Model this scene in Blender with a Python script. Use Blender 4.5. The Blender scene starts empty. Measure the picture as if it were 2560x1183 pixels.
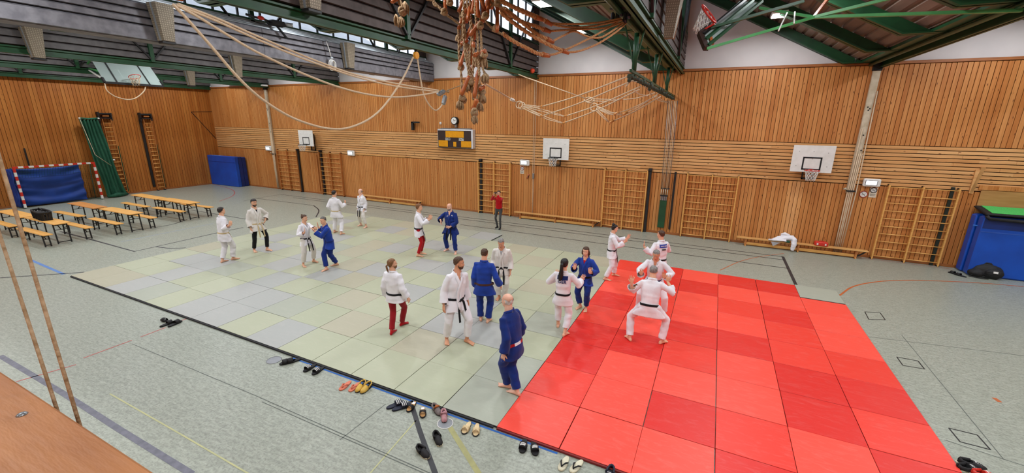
import bpy, bmesh, math, random
import numpy as np
from mathutils import Vector, Matrix
from mathutils.bvhtree import BVHTree
SC = bpy.context.scene
COL = SC.collection
R = math.radians
random.seed(7)

# ------------------------------------------------------------------ camera, world, lights, exposure
CAM = Vector((2.4942, -4.7616, 4.5155))
FPX, CX, CY = 1047.03, 1280.0, 591.5
YAW, PITCH, ROLL = R(25.5393), R(-15.3962), R(0.6932)
_f = Vector((-math.sin(YAW) * math.cos(PITCH), math.cos(YAW) * math.cos(PITCH), math.sin(PITCH)))
_r0 = Vector((math.cos(YAW), math.sin(YAW), 0))
_u0 = _r0.cross(_f)
_r = _r0 * math.cos(ROLL) + _u0 * math.sin(ROLL)
_u = -_r0 * math.sin(ROLL) + _u0 * math.cos(ROLL)
cd = bpy.data.cameras.new('camera')
cam = bpy.data.objects.new('camera', cd)
COL.objects.link(cam)
cd.sensor_fit = 'HORIZONTAL'
cd.sensor_width = 36
cd.lens = FPX / 2560 * 36
cd.clip_start = 0.05
m = Matrix((_r, _u, -_f)).transposed().to_4x4()
m.translation = CAM
cam.matrix_world = m
SC.camera = cam

W = bpy.data.worlds.new('sky')
SC.world = W
W.use_nodes = True
wn = W.node_tree.nodes
bg = wn['Background']
bg.inputs['Color'].default_value = (0.80, 0.88, 1.0, 1)
bg.inputs['Strength'].default_value = 1.5
SC.view_settings.view_transform = 'Standard'
SC.view_settings.look = 'None'
SC.view_settings.gamma = 1
SC.view_settings.use_curve_mapping = False
SC.view_settings.exposure = 0.05
SC.cycles.max_bounces = 6
SC.cycles.diffuse_bounces = 4
SC.cycles.glossy_bounces = 3
SC.cycles.transmission_bounces = 4
SC.cycles.transparent_max_bounces = 12
SC.cycles.caustics_reflective = False
SC.cycles.caustics_refractive = False
SC.cycles.sample_clamp_indirect = 6
LAMP_W = 118.0      # watts of one gym luminaire
LAMP_C = (0.93, 0.965, 1.0)

# ------------------------------------------------------------------ survey: points of the photograph on known planes of the hall
def ray(x, y):
    return _f + _r * ((x - CX) / FPX) - _u * ((y - CY) / FPX)
def fl(x, y, z=0.0):
    d = ray(x, y); t = (z - CAM.z) / d.z
    return CAM + d * t
def onY(x, y, Y):
    d = ray(x, y); t = (Y - CAM.y) / d.y
    return CAM + d * t
def onX(x, y, X):
    d = ray(x, y); t = (X - CAM.x) / d.x
    return CAM + d * t
def atd(x, y, z):
    return CAM + ray(x, y) * z
def depth(p):
    return (Vector(p) - CAM).dot(_f)

# ------------------------------------------------------------------ mesh builder
def V(*a):
    if not a: return Vector((0, 0, 0))
    return Vector(a[0]) if len(a) == 1 else Vector(a)
def basis(d, up=(0, 0, 1)):
    d = Vector(d).normalized(); up = Vector(up)
    if abs(d.dot(up)) > .98: up = Vector((1, 0, 0))
    a = up.cross(d).normalized()
    return a, d.cross(a)
class MB:
    def __init__(s): s.v = []; s.f = []; s.m = []; s.s = []
    def add(s, vs, fs, mi=0, sm=False):
        o = len(s.v); s.v += [tuple(q) for q in vs]
        for f in fs:
            s.f.append(tuple(i + o for i in f)); s.m.append(mi); s.s.append(sm)
        return s
    def box(s, c, size, rot=None, mi=0, bev=0):
        hx, hy, hz = size[0] / 2, size[1] / 2, size[2] / 2
        c = Vector(c)
        if bev:
            b = min(bev, hx * .9, hy * .9, hz * .9)
            ps = []
            for (z, k) in ((-hz, b), (-hz + b, 0), (hz - b, 0), (hz, b)):
                x, y = hx - k, hy - k
                e = b * .6
                ps.append([(x, -y + e, z), (x, y - e, z), (x - e, y, z), (-x + e, y, z), (-x, y - e, z), (-x, -y + e, z), (-x + e, -y, z), (x - e, -y, z)])
            vs = [Vector(p) for r_ in ps for p in r_]
            fs = [tuple(range(7, -1, -1)), tuple(range(24, 32))]
            for j in range(3):
                for i in range(8):
                    a = j * 8 + i; n = j * 8 + (i + 1) % 8
                    fs.append((a, n, n + 8, a + 8))
        else:
            vs = [Vector((x, y, z)) for z in (-hz, hz) for (x, y) in ((-hx, -hy), (hx, -hy), (hx, hy), (-hx, hy))]
            fs = [(3, 2, 1, 0), (4, 5, 6, 7), (0, 1, 5, 4), (1, 2, 6, 5), (2, 3, 7, 6), (3, 0, 4, 7)]
        if rot is not None: vs = [rot @ q for q in vs]
        return s.add([q + c for q in vs], fs, mi)
    def bar(s, p0, p1, w, h, mi=0, up=(0, 0, 1), bev=0):
        p0, p1 = Vector(p0), Vector(p1); d = p1 - p0
        a, b = basis(d, up)
        M = Matrix((d.normalized(), a, b)).transposed()
        return s.box((p0 + p1) / 2, (d.length, w, h), M, mi, bev)
    def loft(s, rings, mi=0, sm=True, cap=True, closed=False):
        n = len(rings[0]); o = len(s.v)
        for r_ in rings: s.v += [tuple(q) for q in r_]
        k = len(rings)
        for j in range(k if closed else k - 1):
            j2 = (j + 1) % k
            for i in range(n):
                i2 = (i + 1) % n
                s.f.append((o + j * n + i, o + j * n + i2, o + j2 * n + i2, o + j2 * n + i)); s.m.append(mi); s.s.append(sm)
        if cap and not closed:
            s.f.append(tuple(o + i for i in range(n - 1, -1, -1))); s.m.append(mi); s.s.append(False)
            s.f.append(tuple(o + (k - 1) * n + i for i in range(n))); s.m.append(mi); s.s.append(False)
        return s
    def tube(s, pts, r, n=8, mi=0, closed=False, cap=True, flat=1.0, up=(0, 0, 1), sm=True):
        pts = [Vector(p) for p in pts]; k = len(pts); rings = []
        a = None
        for i, p in enumerate(pts):
            if closed: d = pts[(i + 1) % k] - pts[i - 1]
            else: d = pts[min(i + 1, k - 1)] - pts[max(i - 1, 0)]
            if d.length < 1e-9: d = Vector((0, 0, 1))
            d.normalize()
            if a is None: a, b = basis(d, up)
            else:
                a = a - d * a.dot(d)
                a = a.normalized() if a.length > 1e-6 else basis(d, up)[0]
                b = d.cross(a)
            rr = r[i] if isinstance(r, (list, tuple)) else r
            rings.append([p + a * (rr * math.cos(t)) + b * (rr * flat * math.sin(t)) for t in [2 * math.pi * q / n for q in range(n)]])
        return s.loft(rings, mi, sm, cap, closed)
    def cyl(s, p0, p1, r0, r1=None, n=12, mi=0):
        return s.tube([p0, p1], [r0, r0 if r1 is None else r1], n, mi)
    def ell(s, c, rad, n=10, k=7, mi=0, rot=None):
        c = Vector(c); rings = []
        for j in range(k):
            t = math.pi * (j + .35) / (k - .3) ; z = -math.cos(t); q = math.sin(t)
            rg = []
            for i in range(n):
                a = 2 * math.pi * i / n
                p = Vector((rad[0] * q * math.cos(a), rad[1] * q * math.sin(a), rad[2] * z))
                if rot is not None: p = rot @ p
                rg.append(p + c)
            rings.append(rg)
        return s.loft(rings, mi)
    def ribbon(s, pts, w, nrm=(0, 0, 1), th=0.0, mi=0, sm=False):
        pts = [Vector(p) for p in pts]; L = []; k = len(pts)
        for i, p in enumerate(pts):
            d = (pts[min(i + 1, k - 1)] - pts[max(i - 1, 0)])
            nn = Vector(nrm[i]) if isinstance(nrm, list) else Vector(nrm)
            sd = nn.cross(d).normalized() * (w[i] if isinstance(w, list) else w) / 2
            nn = nn.normalized() * th
            L.append([p - sd, p + sd, p + sd + nn, p - sd + nn])
        if th: return s.loft(L, mi, sm)
        o = len(s.v)
        for q in L: s.v += [tuple(q[0]), tuple(q[1])]
        for i in range(k - 1):
            s.f.append((o + 2 * i, o + 2 * i + 1, o + 2 * i + 3, o + 2 * i + 2)); s.m.append(mi); s.s.append(sm)
        return s
    def prism(s, outline, axis, depth_, mi=0, sm=False):
        a = [Vector(p) for p in outline]; d = Vector(axis).normalized() * depth_
        n = len(a)
        return s.add(a + [p + d for p in a], [tuple(range(n - 1, -1, -1)), tuple(range(n, 2 * n))] + [(i, (i + 1) % n, n + (i + 1) % n, n + i) for i in range(n)], mi, sm)
    def mesh(s, name, mats):
        me = bpy.data.meshes.new(name)
        me.from_pydata(s.v, [], s.f)
        for q in (mats if isinstance(mats, (list, tuple)) else [mats]): me.materials.append(q)
        me.polygons.foreach_set('material_index', s.m)
        me.polygons.foreach_set('use_smooth', s.s)
        me.update()
        return me
    def build(s, name, mats, parent=None, fix=True):
        me = s.mesh(name, mats)
        if fix:
            bm = bmesh.new(); bm.from_mesh(me); bmesh.ops.recalc_face_normals(bm, faces=bm.faces); bm.to_mesh(me); bm.free()
        return link(name, me, parent)
def link(name, me, parent=None):
    o = bpy.data.objects.new(name, me); COL.objects.link(o)
    if parent is not None: o.parent = parent
    return o
def tag(o, label, cat, group=None, kind=None):
    if label: o['label'] = label
    if cat: o['category'] = cat
    if group: o['group'] = group
    if kind: o['kind'] = kind
    return o
def thing(name, label, cat, loc=(0, 0, 0), rz=0, group=None):
    o = bpy.data.objects.new(name, None); COL.objects.link(o)
    o.empty_display_size = .1
    o.location = loc; o.rotation_euler = (0, 0, rz)
    return tag(o, label, cat, group)
def struct(o):
    o['kind'] = 'structure'; return o
def dup(root, loc, rz=0, label=None, parent=None):
    c = root.copy(); COL.objects.link(c)
    if parent is None:
        c.location = loc; c.rotation_euler = (0, 0, rz)
        if label: c['label'] = label
    else: c.parent = parent
    for ch in list(root.children): dup(ch, None, parent=c)
    return c

def lettering(cu, parent):
    o = bpy.data.objects.new('lettering', cu); COL.objects.link(o)
    bpy.context.view_layer.update()
    me = bpy.data.meshes.new_from_object(o); bpy.data.objects.remove(o)
    me.name = 'lettering'
    return link('lettering', me, parent)

# ------------------------------------------------------------------ materials
def lin(h):
    h = h.lstrip('#'); out = []
    for i in (0, 2, 4):
        c = int(h[i:i + 2], 16) / 255
        out.append(c / 12.92 if c <= .04045 else ((c + .055) / 1.055) ** 2.4)
    return tuple(out) + (1,)
class NT:
    def __init__(s, name):
        s.m = bpy.data.materials.new(name); s.m.use_nodes = True
        s.t = s.m.node_tree; s.b = s.t.nodes['Principled BSDF']; s.out = s.t.nodes['Material Output']
    def n(s, kind, **kw):
        q = s.t.nodes.new('ShaderNode' + kind)
        for k, v in kw.items():
            if k.startswith('i_'): q.inputs[k[2:].replace('_', ' ')].default_value = v
            else: setattr(q, k, v)
        return q
    def l(s, a, b): s.t.links.new(a, b); return b
    def math(s, op, a, b=None, c=None):
        q = s.n('Math', operation=op)
        for i, v in enumerate((a, b, c)):
            if v is None: continue
            if isinstance(v, (int, float)): q.inputs[i].default_value = v
            else: s.l(v, q.inputs[i])
        return q.outputs[0]
    def mix(s, f, a, b, mode='MIX'):
        q = s.n('Mix', data_type='RGBA', blend_type=mode)
        for i, v in ((0, f), (6, a), (7, b)):
            if isinstance(v, (int, float, tuple)): q.inputs[i].default_value = v
            else: s.l(v, q.inputs[i])
        return q.outputs[2]
    def ramp(s, f, stops):
        q = s.n('ValToRGB'); e = q.color_ramp.elements
        while len(e) < len(stops): e.new(.5)
        for el, (p, c) in zip(e, stops): el.position = p; el.color = c if isinstance(c, tuple) else (c, c, c, 1)
        s.l(f, q.inputs[0]); return q.outputs[0]
    def bump(s, h, strength=.3, dist=.01):
        q = s.n('Bump', i_Strength=strength, i_Distance=dist)
        s.l(h, q.inputs['Height']); s.l(q.outputs[0], s.b.inputs['Normal'])
    def coord(s, kind='Object', scale=(1, 1, 1)):
        if kind == 'World': c = s.n('NewGeometry').outputs['Position']
        else: c = s.n('TexCoord').outputs[kind]
        q = s.n('Mapping'); q.inputs['Scale'].default_value = scale
        s.l(c, q.inputs['Vector']); return q.outputs[0]
    def noise(s, vec, scale=5, detail=3, rough=.5, dist=0):
        q = s.n('TexNoise', i_Scale=scale, i_Detail=detail, i_Roughness=rough, i_Distortion=dist)
        s.l(vec, q.inputs['Vector']); return q.outputs['Fac']
    def set(s, **kw):
        for k, v in kw.items():
            i = s.b.inputs[k.replace('_', ' ')]
            if isinstance(v, (int, float, tuple)): i.default_value = v
            else: s.l(v, i)
        return s.m
def pm(name, c1, c2=None, scale=6, rough=.5, bump=0, bscale=None, metal=0, spec=.5, coords='Object', stretch=(1, 1, 1), lo=.35, hi=.65, detail=3):
    t = NT(name)
    a = lin(c1); b = lin(c2 or c1)
    f = t.noise(t.coord(coords, stretch), scale, detail)
    t.set(Base_Color=t.ramp(f, [(lo, a), (hi, b)]), Roughness=rough, Metallic=metal, Specular_IOR_Level=spec)
    if bump: t.bump(t.noise(t.coord(coords, stretch), bscale or scale * 4, 3), bump, .01)
    return t.m
def emat(name, c, strength):
    t = NT(name); t.set(Base_Color=lin(c), Emission_Color=lin(c), Emission_Strength=strength)
    return t.m
def plank_mat(name, cols, axis, pitch, grain, knots=True, rough=.5, split=0):
    # tone of each board from its place, long grain, knots, reddish heart streaks
    t = NT(name)
    pos = t.n('NewGeometry').outputs['Position']
    sp = t.n('SeparateXYZ'); t.l(pos, sp.inputs[0])
    idx = t.math('FLOOR', t.math('DIVIDE', sp.outputs[axis], pitch))
    cmb = t.n('CombineXYZ'); t.l(idx, cmb.inputs[0])
    if split:
        off = t.n('TexWhiteNoise', noise_dimensions='1D'); t.l(idx, off.inputs['W'])
        other = 'X' if axis == 'Z' else 'Z'
        t.l(t.math('FLOOR', t.math('ADD', t.math('DIVIDE', sp.outputs[other], split), t.math('MULTIPLY', off.outputs[0], 3.0))), cmb.inputs[1])
    wn_ = t.n('TexWhiteNoise', noise_dimensions='2D'); t.l(cmb.outputs[0], wn_.inputs['Vector'])
    tone = t.ramp(wn_.outputs['Value'], [(i / (len(cols) - 1), lin(c)) for i, c in enumerate(cols)])
    ad = t.n('VectorMath', operation='ADD'); t.l(pos, ad.inputs[0]); t.l(wn_.outputs['Color'], ad.inputs[1])
    mp = t.n('Mapping'); mp.inputs['Scale'].default_value = grain; t.l(ad.outputs[0], mp.inputs['Vector'])
    g = t.noise(mp.outputs[0], 1.0, 4, .6, .4)
    col = t.mix(t.ramp(g, [(.38, 0.0), (.70, 1.0)]), tone, t.mix(1.0, tone, (.80, .71, .64, 1), 'MULTIPLY'))
    if knots:
        vo = t.n('TexVoronoi', i_Scale=1.0); mk = t.n('Mapping')
        mk.inputs['Scale'].default_value = tuple(9 if q > 10 else 3.2 for q in grain)
        t.l(ad.outputs[0], mk.inputs['Vector']); t.l(mk.outputs[0], vo.inputs['Vector'])
        k = t.ramp(vo.outputs['Distance'], [(.06, 1.0), (.15, 0.0)])
        col = t.mix(t.math('MULTIPLY', k, .85), col, lin('#5a2a10'))
    t.set(Base_Color=col, Roughness=rough, Specular_IOR_Level=.35)
    t.bump(g, .12, .004)
    return t.m
M = {}
M['plank_v'] = plank_mat('oiled spruce upright boards', ['#c07c40', '#c78649', '#ce8f52', '#b97438'], 'X', .125, (26, 26, 1.1))
M['plank_h'] = plank_mat('oiled spruce level boards', ['#d9a36a', '#e0ad74', '#d39b60', '#ddaa70'], 'Z', .122, (1.1, 26, 26), split=4.1)
M['plank_l'] = plank_mat('oiled spruce end wall boards', ['#ae6a2b', '#b87434', '#a66226', '#bf7d3a'], 'Y', .15, (26, 26, 1.1))
M['plank_p'] = plank_mat('newer pale spruce boards', ['#d79a5f', '#dea56b', '#d39558', '#dca063'], 'X', .125, (26, 26, 1.1))
M['seam'] = pm('dark gap backing', '#1c0c05', '#180a04', 3, .9)
M['rail_wood'] = pm('capping board wood', '#a5642f', '#8e5226', 4, .5, stretch=(1, 1, 8))
M['gable'] = pm('white painted gable wall', '#d8d4d4', '#cfcbcc', 1.2, .9, coords='World')
M['green'] = pm('dark green painted steel', '#174a2a', '#123d22', 3, .45)
M['green_l'] = pm('light green painted steel', '#4f9a5c', '#458b52', 3, .4)
M['deck'] = pm('brown grey roof decking', '#7d6b5f', '#6b5b51', 2, .6, coords='World', stretch=(3, .3, 3))
M['roofing'] = pm('pale grey roofing sheet', '#c9cdd2', '#bcc0c6', 2, .8, coords='World')
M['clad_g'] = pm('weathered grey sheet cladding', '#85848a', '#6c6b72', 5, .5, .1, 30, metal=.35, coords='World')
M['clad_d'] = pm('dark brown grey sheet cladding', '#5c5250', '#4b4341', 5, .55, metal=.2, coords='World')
M['flash'] = pm('pale aluminium flashing', '#b9c2c9', '#a6afb6', 5, .35, metal=.6)
M['dark'] = pm('near black steel', '#1a1a1c', '#121214', 6, .5)
M['black'] = pm('matt black', '#0e0e10', '#17171a', 9, .7)
M['white'] = pm('white enamel', '#e6e5e2', '#dcdbd6', 5, .4)
M['perf'] = None
t = NT('perforated pale sheet')
ck = t.n('TexBrick', i_Scale=1.0); ck.inputs['Mortar Size'].default_value = .012
ck.inputs['Brick Width'].default_value = .05; ck.inputs['Row Height'].default_value = .05; ck.offset = 0
ck.inputs['Color1'].default_value = lin('#a59a86'); ck.inputs['Color2'].default_value = lin('#9c917e'); ck.inputs['Mortar'].default_value = lin('#7a7060')
sw = t.n('SeparateXYZ'); cw = t.n('CombineXYZ')
t.l(t.n('TexCoord').outputs['Object'], sw.inputs[0])
t.l(t.math('ADD', sw.outputs[0], sw.outputs[1]), cw.inputs[0]); t.l(sw.outputs[2], cw.inputs[1])
t.l(cw.outputs[0], ck.inputs['Vector'])
M['perf'] = t.set(Base_Color=ck.outputs['Color'], Roughness=.5, Metallic=.2)
t = NT('clear window glass')
tr = t.n('BsdfTransparent'); gl = t.n('BsdfGlossy', i_Roughness=.02); mx = t.n('MixShader'); mx.inputs[0].default_value = .05
t.l(tr.outputs[0], mx.inputs[1]); t.l(gl.outputs[0], mx.inputs[2]); t.l(mx.outputs[0], t.out.inputs[0])
M['glass'] = t.m
t = NT('acrylic backboard with painted reflection')
tr = t.n('BsdfTransparent'); tr.inputs[0].default_value = (.75, .84, .82, 1)
gl = t.n('BsdfDiffuse'); gl.inputs[0].default_value = (.55, .64, .62, 1); mx = t.n('MixShader'); mx.inputs[0].default_value = .42  # pale diffuse share paints in the bright reflection on the board
t.l(tr.outputs[0], mx.inputs[1]); t.l(gl.outputs[0], mx.inputs[2]); t.l(mx.outputs[0], t.out.inputs[0])
M['acrylic'] = t.m
# sports floor: grey green linoleum, short streaky mottling
t = NT('grey green linoleum')
v = t.coord('World', (1, 1, 1))
a = t.noise(t.coord('World', (6, 22, 1)), 1.0, 5, .7, .5); b = t.noise(v, 26, 4, .65); c_ = t.noise(v, .22, 2)
col = t.mix(t.ramp(a, [(.36, 0.0), (.66, 1.0)]), lin('#868c80'), lin('#a7aca0'))
col = t.mix(t.math('MULTIPLY', t.ramp(b, [(.48, 0.0), (.66, 1.0)]), .6), col, lin('#5f645c'))
col = t.mix(t.math('MULTIPLY', c_, .35), col, lin('#a5a796'))
M['floor'] = t.set(Base_Color=col, Roughness=t.math('ADD', t.math('MULTIPLY', b, .2), .26), Specular_IOR_Level=.45)
t.bump(b, .12, .004)
def mat_foam(name, c1, c2):
    t = NT(name)
    oi = t.n('ObjectInfo').outputs['Random']
    base = t.mix(oi, lin(c1), lin(c2))
    scuff = t.noise(t.coord('World', (1.5, 6, 1)), 2.2, 5, .7, 1.2)
    col = t.mix(t.math('MULTIPLY', t.ramp(scuff, [(.50, 0.0), (.75, 1.0)]), .07), base, (.9, .75, .7, 1))
    t.set(Base_Color=col, Roughness=.42, Specular_IOR_Level=.4)
    t.bump(t.noise(t.coord('World'), 160, 2), .15, .003)
    return t.m
M['m_green'] = mat_foam('pale green vinyl', '#a7ab91', '#adb097')
M['m_grey'] = mat_foam('blue grey vinyl', '#a1a39f', '#a7a8a4')
M['m_tan'] = mat_foam('tan green vinyl', '#a8a48d', '#aca892')
M['m_sage'] = mat_foam('sage green vinyl', '#a2a697', '#9ea293')
M['m_red'] = mat_foam('red vinyl', '#e2372a', '#e63c2f')
M['m_redl'] = mat_foam('lighter red vinyl', '#ed483a', '#f04e3f')
M['m_redd'] = mat_foam('deep red vinyl', '#d52721', '#d92c25')
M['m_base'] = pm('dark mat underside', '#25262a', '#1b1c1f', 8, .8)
M['varnish'] = pm('varnished orange pine', '#e9b266', '#dfa352', 3, .35, coords='Object', stretch=(.5, 8, 8))
M['varnish_d'] = pm('worn darker pine', '#d08f4e', '#c28040', 3, .4, coords='Object', stretch=(.5, 8, 8))
M['beech'] = pm('pale beech', '#e3ac62', '#d69c52', 4, .4, stretch=(1, 1, 6))
M['beech_d'] = pm('reddish beech', '#b8743a', '#a5632f', 4, .45, stretch=(6, 6, 1))
M['beech_l'] = pm('pale sanded bench wood', '#d9a765', '#c99455', 4, .45, stretch=(.6, 6, 6))
M['blue_mat'] = pm('blue tarpaulin', '#0f52c0', '#0d48ae', 1.5, .35, .12, 5)
M['blue_dark'] = pm('dark blue tarpaulin', '#0b2f7a', '#0a2868', 2, .45, .1, 6)
M['blue_cur'] = pm('navy blue cloth', '#0c3d94', '#0a347f', 2, .6)
M['red'] = pm('red paint', '#cf2f22', '#c42a1e', 6, .4)
M['rope'] = pm('natural hemp rope', '#b79a78', '#8f7250', 60, .9, .4, 120)
M['rope_w'] = pm('pale cotton rope', '#d9c4a8', '#c5ab8b', 60, .85, .3, 120)
M['rope_o'] = pm('orange brown hemp rope', '#d2a070', '#ad7346', 50, .9, .4, 120)
M['rung'] = pm('red brown varnished rung', '#9c4f26', '#b8642f', 9, .4)
M['net_g'] = pm('green netting cloth', '#14543a', '#0f4631', 8, .8)
M['plywood'] = pm('pale plywood', '#b98a52', '#a97b45', 2.5, .55, stretch=(.5, 1, 5), coords='World')
M['ply_rail'] = pm('worn orange plywood rail', '#b0713c', '#9c5f2e', 3, .5, .15, 14, stretch=(1, 5, 1), coords='World', detail=6)
M['cream'] = pm('cream painted steel', '#cbbfa8', '#b6a88e', 7, .5)
M['steel'] = pm('galvanised steel', '#9a9da0', '#84878a', 10, .35, metal=.7)
M['amber'] = pm('amber display film', '#e09a08', '#d68f05', 12, .4)
M['brown_p'] = pm('dark brown panel', '#33211f', '#2b1b1a', 6, .5)
M['lamp'] = emat('glowing lamp diffuser', '#fff6ea', 9.0)
M['lamp_e'] = emat('glowing emergency diffuser', '#eef6ff', 1.7)
# ------------------------------------------------------------------ the hall: floor, walls, saw-tooth roof
X0, X1, Y0, YW = -29.4, 18.9, -10.0, 13.5
BAYS = [-29.1 + 6.0 * i for i in range(8)]
ZT = 6.42          # top of boarded wall / underside of the valley beams
ZR = 9.42          # ridge
def slope_z(x, xs): return ZR - .527 * (x - xs)
b = MB().box(((X0 + X1) / 2, (Y0 + YW) / 2, -.1), (X1 - X0 + 1, YW - Y0 + 1, .2))
floor = struct(b.build('floor', M['floor']))
# joints of the floor sheets
def flline(pts, w, mt, name='court_line', z=.002):
    p3 = [Vector((p[0], p[1], z)) for p in pts]
    return MB().ribbon(p3, w).build(name, mt, floor, fix=False)
def pxl(pts): return [fl(*p) for p in pts]
def smooth(pts, n=6):
    P = [Vector(p) for p in pts]; P = [P[0] * 2 - P[1]] + P + [P[-1] * 2 - P[-2]]; out = []
    for i in range(1, len(P) - 2):
        for k in range(n):
            t = k / n
            out.append(.5 * ((2 * P[i]) + (P[i + 1] - P[i - 1]) * t + (2 * P[i - 1] - 5 * P[i] + 4 * P[i + 1] - P[i + 2]) * t * t + (3 * P[i] - P[i - 1] - 3 * P[i + 1] + P[i + 2]) * t ** 3))
    return out + [P[-2]]
LB = pm('black court paint', '#26262a', '#2e2e32', 8, .5)
LP = pm('worn violet black court paint', '#5b5b66', '#6c6c78', 10, .5)
LU = pm('blue court paint', '#4a72b0', '#587fb8', 8, .5)
LUf = pm('faded blue court paint', '#8592a6', '#919ba8', 8, .5)
LO = pm('orange court paint', '#c0622f', '#ad5a2c', 8, .5)
LR = pm('faded red court paint', '#b5564c', '#a95148', 8, .5)
LYl = pm('pale yellow court paint', '#b9b884', '#aeb082', 8, .5)
LOl = pm('olive court paint', '#a3a06a', '#969463', 8, .5)
LS = pm('floor joint', '#5d625c', '#555a54', 8, .6)
LT = pm('blue adhesive tape', '#1f5fae', '#1a56a0', 8, .5)
yl = [fl(1957, 642).y, fl(1959, 650).y, fl(1968, 671).y]
xe = fl(1957, 642).x
flline([(fl(640, 496).x, fl(800, 498.6).y + 0), (xe, yl[0])], .05, LB)
flline([(fl(700, 500).x, yl[1]), (xe, yl[1])], .05, LB)
flline([(-7.5, yl[2]), (xe, yl[2])], .05, LB)
flline([(xe, yl[0] + .02), (xe, 9.05)], .09, LB)
flline(pxl([(640, 496), (784, 514)]), .05, LB)
flline(smooth(pxl([(784, 514), (797, 526), (790, 543)])), .06, LB)
flline(pxl([(700, 487), (640, 496), (608, 503)]), .04, LB)
flline(pxl([(608, 569), (536, 584), (336, 629), (231, 600), (150, 579)]), .07, LB)
flline(smooth(pxl([(390, 617), (425, 621), (464, 620)])), .06, LB)
flline(pxl([(477, 525), (614, 548)]), .05, LB)
flline(smooth(pxl([(300, 578), (330, 576), (380, 570), (431, 561), (468, 549)])), .06, LB)
flline(pxl([(0, 695), (210, 681)]), .06, LB)
flline(pxl([(302, 605), (533, 559)]), .05, LUf)
flline(pxl([(76, 650), (160, 686)]), .08, LU)
flline(smooth(pxl([(530, 460), (570, 470.6), (586, 479.5), (580, 491), (548, 503.6)])), .05, LR)
flline(smooth(pxl([(2099, 739), (2135, 716), (2199, 704), (2275, 701), (2351, 703), (2452, 708), (2560, 717)])), .05, LO)
flline(pxl([(1994, 624.5), (2140, 643.5), (2379, 673)]), .025, LR)
flline(smooth(pxl([(1800, 676), (1850, 654), (1900, 642), (1960, 634)])), .03, LO)
flline(pxl([(0, 890), (160, 985), (300, 1075), (480, 1186)]), .085, LP)
for a, c in (((40, 955), (190, 912)), ((208, 896), (330, 851)), ((351, 843), (415, 819)), ((450, 803), (470, 796))):
    flline(pxl([a, c]), .03, LR)
flline(pxl([(275, 985), (450, 1085), (630, 1190)]), .022, LYl)
flline(smooth(pxl([(1026, 1003), (1038, 1040), (1052, 1085), (1092, 1195)])), .075, LB)
flline(pxl([(1113, 1050), (1203, 1195)]), .08, LOl)
flline(pxl([(1040, 1052), (920, 1190)]), .02, LYl)
flline(pxl([(2485, 995), (2500, 1006)]), .07, LO)
for q in ([(640, 990), (1090, 1190)], [(655, 1005), (1075, 1190)], [(330, 860), (640, 990)], [(2254, 838), (2510, 1150)], [(2360, 1100), (2560, 1165)], [(2170, 842), (2560, 890)], [(965, 1010), (850, 1100)]):
    flline(pxl(q), .012, LS, 'floor_joint')
flline([(-4.5, -.06), (1.0, -.06)], .035, LT, 'tape_strip')
# floor sockets and lids let into the floor
for q in ([(2162, 780), (2200, 782), (2213, 800), (2172, 799)], [(2242, 893), (2295, 903), (2311, 923), (2257, 914)], [(2372, 1071), (2443, 1088), (2476, 1125), (2400, 1105)], [(2105, 700), (2128, 702), (2136, 712), (2112, 711)]):
    p = pxl(q); cxy = sum(p, Vector()) / 4
    if q[0][0] == 2105: continue
    bb = MB()
    for i in range(4): bb.bar(p[i] + V(0, 0, .002), p[(i + 1) % 4] + V(0, 0, .002), .018, .004)
    bb.build('socket_frame', M['dark'], floor)
for (x, y), rr in (((685, 901), .13), ((1113, 1059), .12)):
    p = fl(x, y)
    bb = MB().cyl(p + V(0, 0, .0), p + V(0, 0, .003), rr, n=24)
    bb.build('socket_lid', pm('grey socket lid', '#8d9095', '#84878c', 8, .5), floor)
    bb = MB(); bb.tube([p + V(math.cos(a) * rr, math.sin(a) * rr, .003) for a in [i * math.tau / 24 for i in range(24)]], .007, 5, closed=True)
    bb.build('socket_ring', M['white'] if x > 1000 else M['steel'], floor)

# ---- back wall: dark backing, boards as pieces, white gable above
back = struct(MB().box(((X0 + X1) / 2, YW + .1, 3.25), (X1 - X0 + .4, .2, 6.5)).build('wall_back', M['seam']))
PV, TH = .125, .028
vp_u = MB().box((0, 0, 0), (PV - .013, TH, 6.40 - 3.90), bev=.004).mesh('plank', M['plank_v'])
vp_l = MB().box((0, 0, 0), (PV - .013, TH, 2.535 - .09), bev=.004).mesh('plank', M['plank_v'])
vp_p = MB().box((0, 0, 0), (PV - .013, TH, 2.535 - .09), bev=.004).mesh('plank', M['plank_p'])
far_u = MB(); far_l = MB()
n = int((X1 - X0) / PV)
yc = YW - .05 + TH / 2
for i in range(n):
    x = X0 + (i + .5) * PV
    x = math.floor(x / PV) * PV + PV / 2
    for (zc, hh, me, fm) in (((6.40 + 3.90) / 2, 2.5, vp_u, far_u), ((2.535 + .09) / 2, 2.445, vp_l, far_l)):
        dy = random.uniform(-.002, .002)
        lim = -4.6 if me is vp_u else -2.2
        if x > lim and x < 11.5:
            o = link('plank', vp_p if (me is vp_l and 4.95 < x < 5.45) else me, back); o.location = (x, yc + dy, zc)
        else: fm.box((x, yc + dy, zc), (PV - .013, TH, hh))
for fm in (far_u, far_l):
    o = fm.build('plank_field', M['plank_v'], back, fix=False); o['kind'] = 'stuff'
PH = .122
hz0 = math.ceil(2.55 / PH) * PH
bmesh_cache = {}
rows = 11
for r_ in range(rows):
    z = hz0 + (r_ + .5) * PH - .01
    x = X0
    while x < X1:
        L = 4.1 if x > X0 else random.uniform(1.0, 4.1)
        L = min(L, X1 - x)
        o = MB().box((x + L / 2, yc - .003, z), (L - .004, TH, PH - .022), bev=.004).build('board', M['plank_h'], back, fix=False)
        x += L
MB().box(((X0 + X1) / 2, YW - .035, 6.46), (X1 - X0, .09, .09), bev=.006).build('capping_board', M['rail_wood'], back)
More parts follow.
